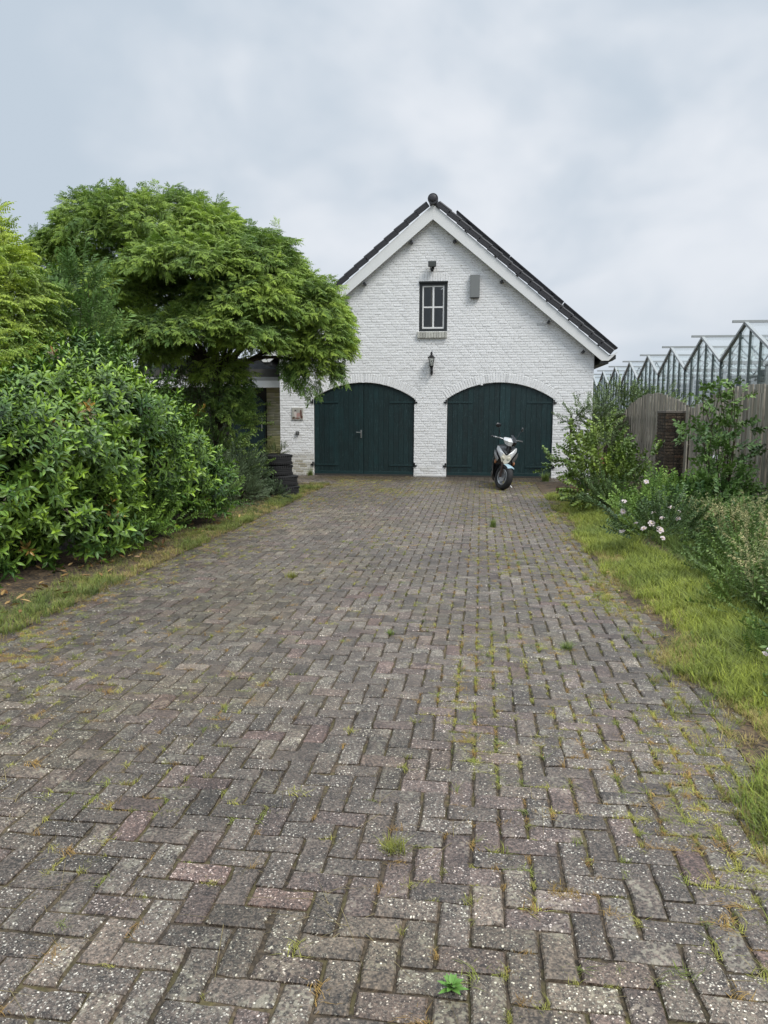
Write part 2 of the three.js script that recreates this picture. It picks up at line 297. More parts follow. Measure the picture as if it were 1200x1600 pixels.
{
  const outline = [[WL, -0.05], [WR, -0.05], [WR, gableTop(WR)], [AX, APEX], [WL, gableTop(WL)]];
  const holes = doors.map((d) => [[d.l, -0.045], ...arcPts(d, d.R, 20), [d.r, -0.045]]);
  holes.push([[WIN.l, WIN.b], [WIN.l, WIN.t], [WIN.r, WIN.t], [WIN.r, WIN.b]]);
  const g = extrude(outline, 0.24, 0, holes); g.translate(0, 0, -0.246);
  const back = [box(0.24, gableTop(WL) + 0.05, 10, WL + 0.12, gableTop(WL) / 2 - 0.03, -5.25), box(0.24, gableTop(WR) + 0.05, 10, WR - 0.12, gableTop(WR) / 2 - 0.03, -5.25)];
  const rear = extrude(outline, 0.24); rear.translate(0, 0, -10.5);
  const wall = part('wall', [g, ...back, rear], mortarMat, house);
  // every brick of the front
  const r = rng(77), C = 0.0628, BL = 0.211, J = 0.009, all = [];
  const put = (x0, x1, y0, y1, rot = 0, cx = 0, cy = 0, depth = 0) => all.push({ x0, x1, y0, y1, rot, cx, cy, depth });
  for (let n = 0; n * C < APEX; n++) {
    const y0 = n * C + J / 2, y1 = (n + 1) * C - J / 2, ym = (y0 + y1) / 2;
    const half = Math.min((APEX - ym) / SL, 9); let free = [[Math.max(WL, AX - half), Math.min(WR, AX + half)]];
    const cut = (a, b) => { free = free.flatMap(([s, e]) => (b <= s || a >= e ? [[s, e]] : [[s, Math.min(a, e)], [Math.max(b, s), e]].filter(([p, q]) => q - p > 0.012))); };
    for (const d of doors) {
      if (ym < SPRING) cut(d.l, d.r);
      const RO = d.R + ARCH, h = ym - d.cy; if (h > 0 && h < RO) { const w = Math.sqrt(RO * RO - h * h), lim = h * Math.tan(d.a); if (ym > SPRING - 0.02) cut(d.c - Math.min(w, Math.max(lim, 0)), d.c + Math.min(w, Math.max(lim, 0))); }
    }
    if (ym > WIN.b - 0.18 && ym < WIN.b) cut(WIN.l - 0.03, WIN.r + 0.0);
    if (ym >= WIN.b && ym < WIN.t + 0.205) cut(WIN.l, WIN.r);
    const off = (n % 2 ? 0.055 : 0) + (n % 4 < 2 ? 0 : 0.11) + (r() - 0.5) * 0.02;
    for (const [s, e] of free) { let x = WL + Math.floor((s - WL) / (BL + J)) * (BL + J) - off; for (; x < e; x += BL + J) { const a = Math.max(x, s), b = Math.min(x + BL, e); if (b - a > 0.025) put(a, b, y0, y1); } }
  }
  for (const d of doors) { const n = Math.round((2 * d.a * (d.R + ARCH / 2)) / 0.0635); for (let k = 0; k < n; k++) { const t = -d.a + (2 * d.a * (k + 0.5)) / n; put(-0.0275, 0.0275, d.R + 0.004, d.R + ARCH - 0.006, -t, d.c, d.cy, 0.004); } }
  { const n = 11; for (let k = 0; k < n; k++) { const w = (WIN.r - WIN.l) / n; put(WIN.l + k * w + 0.004, WIN.l + (k + 1) * w - 0.004, WIN.t + 0.006, WIN.t + 0.2, 0, 0, 0, 0.003); } }
  const bar1 = [], pick = new Set(), order = all.map((b, i) => [i, (b.x1 - b.x0) * (b.y1 - b.y0) * (1 + 0.02 * b.x0) * (b.rot ? 1.1 : 1)]).sort((a, b) => b[1] - a[1]).slice(0, 300); order.forEach(([i]) => pick.add(i));
  all.forEach((b, i) => {
    const t = new Tris(), w = b.x1 - b.x0, h = b.y1 - b.y0, z = b.depth + (r() - 0.5) * 0.005, tx = (r() - 0.5) * 0.04, ty = (r() - 0.5) * 0.05, ch = 0.006, j = () => (r() - 0.5) * 0.006;
    const mx = (b.x0 + b.x1) / 2, my = (b.y0 + b.y1) / 2, uo = [r() * 3, r() * 3], ca = Math.cos(b.rot), sa = Math.sin(b.rot);
    const P = (x, y, zz) => (b.rot ? [b.cx + x * ca - y * sa, b.cy + x * sa + y * ca, zz] : [x, y, zz]), Zf = (x, y) => z + (x - mx) * tx * 0.35 + (y - my) * ty;
    // stains at the foot of the wall and little pits: paint worn off
    const stain = smooth(0.42, 0.62, fbm3(b.x0 * 2.2, b.y0 * 3, 6.1, 4) + 0.28 * smooth(0.75, 0, my) - 0.22 + (b.x0 < -4.3 && !b.rot ? 0.17 * smooth(0.9, 0.1, my) : 0)) * smooth(1.1, 0.1, my) * (b.rot ? 0 : b.x0 < -4.2 ? 0.6 + 0.6 * r() : 0.35 * r());
    const k = 0.965 + 0.06 * (r() - 0.5) - (r() < 0.02 ? 0.25 * r() : 0); const col = [k * mix(1, 0.5, stain), k * mix(1, 0.46, stain), k * mix(1, 0.36, stain)];
    const pts = [[b.x0, b.y0], [mx, b.y0], [b.x1, b.y0], [b.x1, b.y1], [mx, b.y1], [b.x0, b.y1]].map(([x, y], q) => [x + (q === 1 || q === 4 ? 0 : x > mx ? -ch : ch) + j() * 0.6, y + (y > my ? -ch : ch) * 0.8 + j()]);
    const uv = (x, y) => [x - mx + uo[0], y - my + uo[1]], n = 6, mid = [mx, my];
    for (let q = 0; q < n; q++) {
      const a = pts[q], c = pts[(q + 1) % n], oa = [a[0] + (a[0] > mx + 0.01 ? ch : a[0] < mx - 0.01 ? -ch : 0), a[1] + (a[1] > my ? ch : -ch) * 0.8], oc = [c[0] + (c[0] > mx + 0.01 ? ch : c[0] < mx - 0.01 ? -ch : 0), c[1] + (c[1] > my ? ch : -ch) * 0.8];
      t.tri(P(...mid, z + 0.001), P(...a, Zf(...a)), P(...c, Zf(...c)), uv(...mid), uv(...a), uv(...c), col);
      t.quad(P(...a, Zf(...a)), P(...oa, Zf(...a) - 0.005), P(...oc, Zf(...c) - 0.005), P(...c, Zf(...c)), uv(...a), uv(...oa), uv(...oc), uv(...c), col);
      t.quad(P(...oa, Zf(...a) - 0.005), P(...oa, -0.02), P(...oc, -0.02), P(...oc, Zf(...c) - 0.005), uv(...oa), uv(oa[0], oa[1] + 0.02), uv(oc[0], oc[1] + 0.02), uv(...oc), col);
    }
    const g2 = t.build(); if (pick.has(i)) part('brick', g2, wallBrickMat, wall); else bar1.push(g2);
  });
  part('brickwork', bar1, wallBrickMat, wall, { kind: 'stuff' });
  const pierMortarDark = std({ color: rgb(0.05, 0.047, 0.042), roughness: 0.9, bumpMap: grainTex, bumpScale: 0.004 });
  // garage door leaves
  for (const [di, d] of doors.entries()) {
    const topY = (x) => d.cy + Math.sqrt(Math.max(0, d.R * d.R - (x - d.c) ** 2)) - 0.012;
    for (const s of [-1, 1]) {
      const a = s < 0 ? d.l + 0.012 : d.c + 0.004, b = s < 0 ? d.c - 0.004 : d.r - 0.012, pts = [[a, 0.045], [b, 0.045]]; for (let k = 0; k <= 10; k++) { const x = mix(b, a, k / 10); pts.push([x, topY(x)]); }
      const bg = extrude(pts, 0.03); bg.translate(0, 0, -0.1);
      const leaf = part('garage_door', paint(norm(bg), [0.5, 0.5, 0.5]), doorMat, house, di === 0 && s < 0 ? { label: 'green door leaf with a metal lever handle' } : undefined);
      const n = 10, w = (b - a) / n, r2 = rng(300 + di * 7 + s);
      for (let k = 0; k < n; k++) {
        const x0 = a + k * w + 0.0035, x1 = a + (k + 1) * w - 0.0035, y0 = 0.1, pp = [[x0, y0], [x1, y0], [x1, topY(x1)], [(x0 + x1) / 2, topY((x0 + x1) / 2)], [x0, topY(x0)]];
        const g3 = norm(extrude(pp, 0.018, 0.0025)), u = g3.attributes.uv, o = r2() * 5, e = 1 + 0.32 * (r2() - 0.5) + (di === 1 && s > 0 && k < 2 ? 0.55 : 0); for (let q = 0; q < u.count; q++) u.setXY(q, u.getX(q) + o, u.getY(q) * 0.6 + o);
        g3.translate(0, 0, -0.068 + (r2() - 0.5) * 0.003); part('plank', paint(g3, [e, e, e]), doorMat, leaf);
      }
      if (s < 0) part('threshold', box(2 * d.w - 0.01, 0.05, 0.23, d.c, 0.012, -0.125), pierMortarDark, house);
      part('bottom_rail', paint(rbox(b - a, 0.075, 0.03, 0.004, (a + b) / 2, 0.075, -0.05), [1.25, 1.3, 1.3]), doorMat, leaf);
      for (const y of [0.27, 1.86]) {
        const e = s < 0 ? a : b, len = 0.62 * -s;
        part('strap_hinge', [paint(rbox(0.62, 0.04, 0.012, 0.003, e + len * 0.5 * 1, y, -0.04), [1.15, 1.2, 1.2]), paint(cyl(0.016, 0.016, 0.13, 10, e + s * 0.012, y, -0.03), [0.5, 0.5, 0.5])], doorMat, leaf);
        part('hinge_pin', [box(0.075, 0.035, 0.02, e + s * 0.055, y + 0.0, 0.012), cyl(0.018, 0.018, 0.11, 10, e + s * 0.03, y + 0.02, 0.014)], blackMat, leaf);
      }
      if (di === 0 && s < 0) part('handle', [rbox(0.038, 0.2, 0.012, 0.004, b - 0.06, 1.06, -0.04), rbox(0.13, 0.022, 0.018, 0.006, b - 0.115, 1.1, 0.006), cyl(0.011, 0.011, 0.05, 10, b - 0.06, 1.1, -0.018, Math.PI / 2)], steelMat, leaf);
    }
  }
  // rooms behind the openings
  part('inner_room', [box(6.6, 0.1, 4, AX + 0.0, 3.2, -2.4), box(2.0, 1.9, 0.1, AX, 4.2, -3.6), box(0.1, 1.6, 3.2, AX - 1.0, 4.05, -1.95), box(0.1, 1.6, 3.2, AX + 1.0, 4.05, -1.95)], interiorMat, house);
  // window
  const cx = (WIN.l + WIN.r) / 2, cy = (WIN.b + WIN.t) / 2, ww = WIN.r - WIN.l, wh = WIN.t - WIN.b, darkPaint = std({ color: rgb(0.02, 0.024, 0.026), roughness: 0.45 });
  const frame = extrude([[WIN.l, WIN.b], [WIN.r, WIN.b], [WIN.r, WIN.t], [WIN.l, WIN.t]].map(([x, y]) => [x + (x < cx ? 0.002 : -0.002), y + (y < cy ? 0.002 : -0.002)]), 0.07, 0, [[[WIN.l + 0.075, WIN.b + 0.065], [WIN.l + 0.075, WIN.t - 0.095], [WIN.r - 0.075, WIN.t - 0.095], [WIN.r - 0.075, WIN.b + 0.065]]]); frame.translate(0, 0, -0.075);
  const win = part('window', [frame, rbox(ww + 0.02, 0.035, 0.05, 0.006, cx, WIN.t - 0.018, 0.018)], darkPaint, house);
  const sx0 = WIN.l + 0.078, sx1 = WIN.r - 0.078, sy0 = WIN.b + 0.068, sy1 = WIN.t - 0.098, whiteGloss = std({ color: rgb(0.78, 0.78, 0.77), roughness: 0.4 });
  const sash = extrude([[sx0, sy0], [sx1, sy0], [sx1, sy1], [sx0, sy1]], 0.035, 0.002, [[[sx0 + 0.03, sy0 + 0.035], [sx0 + 0.03, sy1 - 0.03], [sx1 - 0.03, sy1 - 0.03], [sx1 - 0.03, sy0 + 0.035]]]); sash.translate(0, 0, -0.062);
  const sm = (sx0 + sx1) / 2, symid = (sy0 + sy1) / 2; part('sash', [sash, rbox(0.042, sy1 - sy0 - 0.06, 0.03, 0.004, sm, symid, -0.043), rbox((sx1 - sx0) / 2 - 0.05, 0.036, 0.028, 0.004, (sx0 + sm) / 2 + 0.005, symid, -0.044), rbox((sx1 - sx0) / 2 - 0.05, 0.036, 0.028, 0.004, (sx1 + sm) / 2 - 0.005, symid, -0.044)], whiteGloss, win);
  for (const [x0, x1] of [[sx0 + 0.02, sm - 0.01], [sm + 0.01, sx1 - 0.02]]) for (const [y0, y1] of [[sy0 + 0.02, symid - 0.01], [symid + 0.01, sy1 - 0.02]]) part('pane', box(x1 - x0, y1 - y0, 0.004, (x0 + x1) / 2, (y0 + y1) / 2, -0.05), glassMat, win);
  part('inner_post', box(0.03, sy1 - sy0, 0.03, sm - 0.05, symid, -0.12), std({ color: rgb(0.32, 0.24, 0.15), roughness: 0.7, map: fenceMat.map }), win);
  { const n = 11, r3 = rng(5); const sillMat = std({ map: paintTex, bumpMap: paintBump, bumpScale: 0.004, roughness: 0.75, vertexColors: true }); const sill = part('sill', box(0.74, 0.155, 0.12, cx - 0.015, WIN.b - 0.08, -0.06), mortarMat, win);
    for (let k = 0; k < n; k++) { const w = 0.735 / n, e = 0.52 + 0.28 * r3(); part('brick', paint(rbox(w - 0.007, 0.15 - 0.01 * r3(), 0.13, 0.006, cx - 0.015 - 0.3675 + (k + 0.5) * w, WIN.b - 0.082, 0.0, 0.1), [e, e * 0.99, e * 0.9]), sillMat, sill); } }
}
// roof: slabs, verge tiles, ridge, boards, rafter ends, gutter
const SLOPE = 0.7, cs = Math.cos(SLOPE), sn = Math.sin(SLOPE), RTOP = 6.56;    // top line of the boards
const onRoof = (s, d, up) => [AX + s * (d * cs + up * sn), RTOP - d * sn + up * cs];   // d metres down the slope on side s, up above the boards
{
  const EAVE = 5.62, slab = [];
  for (const s of [-1, 1]) {
    const a = onRoof(s, 0, -0.02), b = onRoof(s, EAVE, -0.02), c = onRoof(s, EAVE, 0.03), d = onRoof(s, 0, 0.03);
    const g = extrude([a, b, c, d], 10.6); g.translate(0, 0, -10.6 + 0.05); slab.push(g);
    const rows = 28; for (let k = 0; k < 33; k++) { const p = onRoof(s, 0.3 + k * 0.165, 0.045); if (k % 2 === 0 && k > 1) slab.push(box(0.34, 0.03, 9.9, p[0], p[1], -5.2, 0, 0, -s * (SLOPE - 0.07))); }
  }
  const roof = part('roof', slab, tileMat, house);
  for (const s of [-1, 1]) for (let k = 0; k < 17; k++) {
    const d = 0.1 + (k + 0.5) * 0.32, p = onRoof(s, d, 0.1), rr = rng(900 + k * 3 + s), tilt = -s * (SLOPE - 0.06) + (rr() - 0.5) * 0.02;
    const flange = rbox(0.37, 0.125, 0.04, 0.012, 0, 0, 0.2), top = rbox(0.37, 0.035, 0.32, 0.012, 0, 0.05, 0.05), roll = cyl(0.035, 0.035, 0.37, 8, 0, 0.052, 0.19, 0, Math.PI / 2);
    const t = part('roof_tile', [flange, top, roll], tileMat, roof); t.position.set(p[0], p[1] - 0.01, 0.0); t.rotation.z = tilt;
  }
  const rid = (z, n) => { const g = new THREE.CylinderGeometry(0.115, 0.105, 0.42, 18, 1, false, 0, Math.PI * 2); g.rotateX(Math.PI / 2); g.translate(AX, RTOP + 0.13, z); return g; };
  for (let k = 0; k < 3; k++) part('ridge_tile', k ? rid(0.02 - k * 0.4) : [rid(0.04), cyl(0.125, 0.125, 0.05, 20, AX, RTOP + 0.12, 0.24, Math.PI / 2), (() => { const g = new THREE.SphereGeometry(0.09, 16, 8, 0, 6.3, 0, 1.4); g.scale(1, 0.35, 1); g.rotateX(Math.PI / 2); g.translate(AX, RTOP + 0.13, 0.262); return g; })()], tileMat, roof);
  // white verge boards with their flared foot
  for (const s of [-1, 1]) {
    const P = (d, up) => onRoof(s, d, up), low = 5.36;
    const pts = s > 0 ? [P(0.0, 0), P(5.58, 0), [AX + 4.47, RTOP - 3.49], [AX + 4.25, 2.86], [AX + 4.09, 2.86]] : [P(0.0, 0), P(5.58, 0), [AX - 4.47, RTOP - 3.49], [AX - 4.25, 2.86], [AX - 4.09, 2.86]];
    pts.push([AX, RTOP - 0.335]); pts[0][0] += s * 0.003; pts[pts.length - 1][0] += s * 0.003; if (s < 0) pts.reverse();
    const g = extrude(pts, 0.03, 0.003); g.translate(0, 0, 0.145); part('verge_board', g, whiteBoardMat, house);
    const sof = []; for (let k = 0; k < 1; k++) { const a = onRoof(s, 0.2, -0.07), b = onRoof(s, 5.3, -0.07); sof.push(bar([a[0], a[1], 0.065], [b[0], b[1], 0.065], 0.02, 0.15)); }
    part('soffit', sof, greyWoodMat, house);
    for (const d of [0.95, 2.45, 3.95, 5.05]) { const p = onRoof(s, d, -0.24); part('purlin_end', box(0.06, 0.07, 0.16, p[0] - s * 0.045, p[1] - 0.045, 0.06, 0, 0, -s * SLOPE), blackMat, house); }
  }
  const gut = std({ color: rgb(0.045, 0.047, 0.05), roughness: 0.5 });
  for (const s of [-1, 1]) part('gutter', [box(0.2, 0.07, 10.3, AX + s * 4.16, 2.825, -5.02), box(0.2, 0.1, 10.2, AX + s * 4.33, 2.95, -5.0)], gut, house);
}
{ // solar panels standing off the right slope
  const frameM = std({ color: rgb(0.012, 0.012, 0.014), roughness: 0.35, metalness: 0.3 }), cell = std({ color: rgb(0.008, 0.01, 0.02), roughness: 0.12 });
  ['topmost dark solar panel near the ridge on the right roof slope', 'middle dark solar panel on the right roof slope', 'lowest dark solar panel above the right eave'].forEach((label, k) => {
    const t = thing('solar_panel', label, 'solar panel', [0, 0, 0], 0, 'solar panels on the right roof slope'), d = 0.44 + 0.86 + k * 1.74, p = onRoof(1, d, 0.335); t.position.set(p[0], p[1], -0.85); t.rotation.z = -SLOPE + 0.004;
    part('panel_frame', rbox(1.72, 0.045, 1.05, 0.006), frameM, t); part('cell_sheet', box(1.66, 0.004, 0.99, 0, 0.0245, 0), cell, t);
    part('rail', [box(0.05, 0.1, 1.0, -0.5, -0.072, 0), box(0.05, 0.1, 1.0, 0.5, -0.072, 0), box(0.05, 0.07, 0.06, -0.5, -0.155, 0.3), box(0.05, 0.07, 0.06, 0.5, -0.155, 0.3)], frameM, t);
  });
}
// things fixed to the gable
{
  const L = thing('wall_lantern', 'black coach lantern on the gable wall under the window', 'lantern', [-1.245, 2.62, 0.004]);
  part('bracket', [rbox(0.06, 0.19, 0.03, 0.01, 0, 0.02, 0.012), tube([[0, -0.05, 0.03], [0.0, -0.07, 0.09], [0, -0.02, 0.14], [0, 0.1, 0.14]], 0.022, 0.014, 8, 14)], blackMat, L);
  const bars = []; for (let k = 0; k < 4; k++) { const a = Math.PI / 4 + (k * Math.PI) / 2; bars.push(bar([Math.cos(a) * 0.048, 0.13, 0.14 + Math.sin(a) * 0.048], [Math.cos(a) * 0.092, 0.32, 0.14 + Math.sin(a) * 0.092], 0.012)); }
  part('lantern_frame', [...bars, (() => { const g = new THREE.CylinderGeometry(0.075, 0.045, 0.045, 4); g.rotateY(Math.PI / 4); g.translate(0, 0.11, 0.14); return g; })()], blackMat, L);
  const glass = new THREE.CylinderGeometry(0.085, 0.044, 0.185, 4, 1, true); glass.rotateY(Math.PI / 4); glass.translate(0, 0.225, 0.14); part('lantern_glass', glass, new THREE.MeshPhysicalMaterial({ color: rgb(0.9, 0.92, 0.9), transmission: 0.85, thickness: 0, roughness: 0.35 }), L);
  part('bulb', [cyl(0.016, 0.02, 0.12, 10, 0, 0.2, 0.14)], std({ color: rgb(0.55, 0.53, 0.48), roughness: 0.4 }), L);
  part('lantern_cap', [(() => { const g = new THREE.ConeGeometry(0.14, 0.1, 4); g.rotateY(Math.PI / 4); g.translate(0, 0.37, 0.14); return g; })(), cyl(0.028, 0.034, 0.035, 10, 0, 0.425, 0.14), (() => { const g = new THREE.SphereGeometry(0.024, 10, 8); g.translate(0, 0.455, 0.14); return g; })()], blackMat, L);

  const F = thing('floodlight', 'small dark grey floodlight above the gable window', 'floodlight', [-1.255, 5.06, 0.004]);
  const fm = std({ color: rgb(0.07, 0.075, 0.075), roughness: 0.55, bumpMap: grainTex, bumpScale: 0.001 });
  part('housing', rbox(0.19, 0.14, 0.12, 0.012, 0, 0.13, 0.14, 0.25), fm, F); part('lens', rbox(0.16, 0.108, 0.012, 0.003, 0, 0.118, 0.203, 0.25), std({ color: rgb(0.12, 0.13, 0.13), roughness: 0.12 }), F);
  part('sensor', [cyl(0.03, 0.03, 0.05, 12, 0, 0.01, 0.1), (() => { const g = new THREE.SphereGeometry(0.03, 12, 8); g.translate(0, -0.015, 0.1); return g; })()], blackMat, F); part('bracket', [box(0.05, 0.08, 0.07, 0, 0.03, 0.035), box(0.02, 0.1, 0.02, 0.04, 0.05, 0.1), box(0.02, 0.1, 0.02, -0.04, 0.05, 0.1)], blackMat, F);

  const B = thing('wall_box', 'flat grey upright box on the gable right of the window', 'box', [-0.215, 4.66, 0.004]);
  part('casing', rbox(0.235, 0.54, 0.1, 0.006, 0, 0, 0.05), std({ color: rgb(0.19, 0.2, 0.2), roughness: 0.7, bumpMap: grainTex, bumpScale: 0.001 }), B); part('bottom_slot', box(0.2, 0.02, 0.07, 0, -0.272, 0.05), blackMat, B);

  const Pq = thing('wall_plaque', 'square pale picture plaque with brown figures left of the garage doors', 'plaque', [-4.67, 1.565, 0.004]);
  const S = 128, print = texture(S, (u, v) => {
    const n = tfbm(u, v, 8, 4, 301), bg = 176 + 40 * (n - 0.5); let c = [bg, bg * 0.985, bg * 0.94];
    const put = (cx, cy, rx, ry, col, k = 1) => { const d = ((u - cx) / rx) ** 2 + ((v - cy) / ry) ** 2 + 1.3 * (tfbm(u, v, 14, 3, 302) - 0.5); if (d < 1) c = c.map((x, q) => mix(x, col[q], k)); };
    put(0.33, 0.72, 0.09, 0.09, [66, 60, 62]); put(0.33, 0.45, 0.14, 0.24, [206, 196, 190]); put(0.58, 0.38, 0.17, 0.2, [176, 142, 136]); put(0.82, 0.55, 0.09, 0.34, [108, 82, 74]); put(0.88, 0.2, 0.1, 0.16, [92, 62, 52]); put(0.15, 0.12, 0.14, 0.09, [84, 70, 60]); put(0.5, 0.1, 0.25, 0.07, [120, 92, 82]);
    return c;
  });
  part('tile_face', rbox(0.3, 0.31, 0.02, 0.004, 0, 0, 0.01), std({ color: rgb(0.55, 0.54, 0.5), roughness: 0.4 }), Pq); const pg = new THREE.PlaneGeometry(0.285, 0.295); pg.translate(0, 0, 0.0225); part('print', pg, std({ map: print, roughness: 0.4 }), Pq);
  const Sw = thing('wall_switch', 'small dark switch box on the white wall below the picture plaque', 'switch', [-4.67, 1.075, 0.004]);
  part('switch_box', rbox(0.085, 0.09, 0.05, 0.006, 0, 0, 0.025), std({ color: rgb(0.06, 0.062, 0.062), roughness: 0.5 }), Sw); part('button', rbox(0.045, 0.05, 0.012, 0.003, 0, 0, 0.055), std({ color: rgb(0.16, 0.16, 0.16), roughness: 0.5 }), Sw);
}
// the low annex set back on the left
{
  const A = thing('annex', 'low wooden annex with white fascia and dark green door beside the house', 'building');
  const zB = -0.9, wood = [];
  part('wall', [box(4.6, 2.75, 0.1, WL - 2.36, 1.37, zB - 0.1), box(0.1, 2.75, 5, WL - 4.6, 1.37, zB - 2.6)], std({ color: rgb(0.05, 0.048, 0.04), roughness: 0.9 }), A);
  const wallP = A.children[0], r = rng(61);
  for (let k = 0; k < 15; k++) { const e = 0.85 + 0.3 * r(); const g = rbox(0.56, 0.138, 0.022, 0.004, WL - 0.33, 0.17 + k * 0.145, zB - 0.036, -0.03), u = g.attributes.uv; for (let q = 0; q < u.count; q++) u.setXY(q, u.getY(q) * 0.2 + r() * 0.01 + k * 0.17, u.getX(q) * 0.6 + k * 0.31); part('plank', paint(norm(g), [e, e * (k < 7 ? 1.0 : 1), e * (k < 6 ? 0.62 : 0.95)].map((c) => c * 1.3)), greyWoodMat, wallP); }
  const d = part('door', (() => { const pts = [[-6.72, 0.05], [-5.76, 0.05], [-5.76, 1.86]]; for (let k = 1; k < 6; k++) { const t = k / 6; pts.push([mix(-5.76, -6.0, t), 1.86 + 0.18 * Math.sin(t * 1.57)]); } pts.push([-6.05, 2.05], [-6.72, 2.05]); const g = norm(extrude(pts, 0.05, 0.006)); g.translate(0, 0, zB + 0.06); return paint(g, [0.9, 0.95, 1]); })(), doorMat, A);
  part('handle', [rbox(0.03, 0.3, 0.02, 0.006, -5.83, 1.3, zB + 0.15), rbox(0.02, 0.04, 0.04, 0.004, -5.83, 1.18, zB + 0.13), rbox(0.02, 0.04, 0.04, 0.004, -5.83, 1.42, zB + 0.13)], steelMat, d);
  for (let k = 0; k < 6; k++) part('plank', paint(rbox(0.145, 1.8, 0.014, 0.003, -6.64 + k * 0.155, 0.96, zB + 0.124), [0.95 + 0.1 * r(), 1, 1]), doorMat, d);
  part('fascia', rbox(4.5, 0.185, 0.04, 0.005, WL - 2.262, 2.33, -0.42), whiteBoardMat, A); part('roof_edge', [box(4.5, 0.06, 0.07, WL - 2.262, 2.46, -0.43), box(4.5, 0.05, 4.6, WL - 2.262, 2.49, -2.78)], std({ color: rgb(0.33, 0.33, 0.32), roughness: 0.7 }), A); part('ceiling_board', box(4.45, 0.03, 0.5, WL - 2.262, 2.26, -0.68), greyWoodMat, A);
  part('upper_wall', [box(4.4, 0.55, 0.1, WL - 2.26, 2.8, -1.55)], std({ color: rgb(0.02, 0.022, 0.024), roughness: 0.5 }), A); const w = part('window', [box(0.05, 0.42, 0.05, WL - 0.09, 2.74, -1.47), box(1.4, 0.05, 0.05, WL - 0.75, 2.55, -1.47)], std({ color: rgb(0.4, 0.4, 0.39), roughness: 0.6 }), A);
  part('pane', box(1.25, 0.36, 0.01, WL - 0.75, 2.76, -1.485), std({ color: rgb(0.02, 0.022, 0.026), roughness: 0.08 }), w);
}
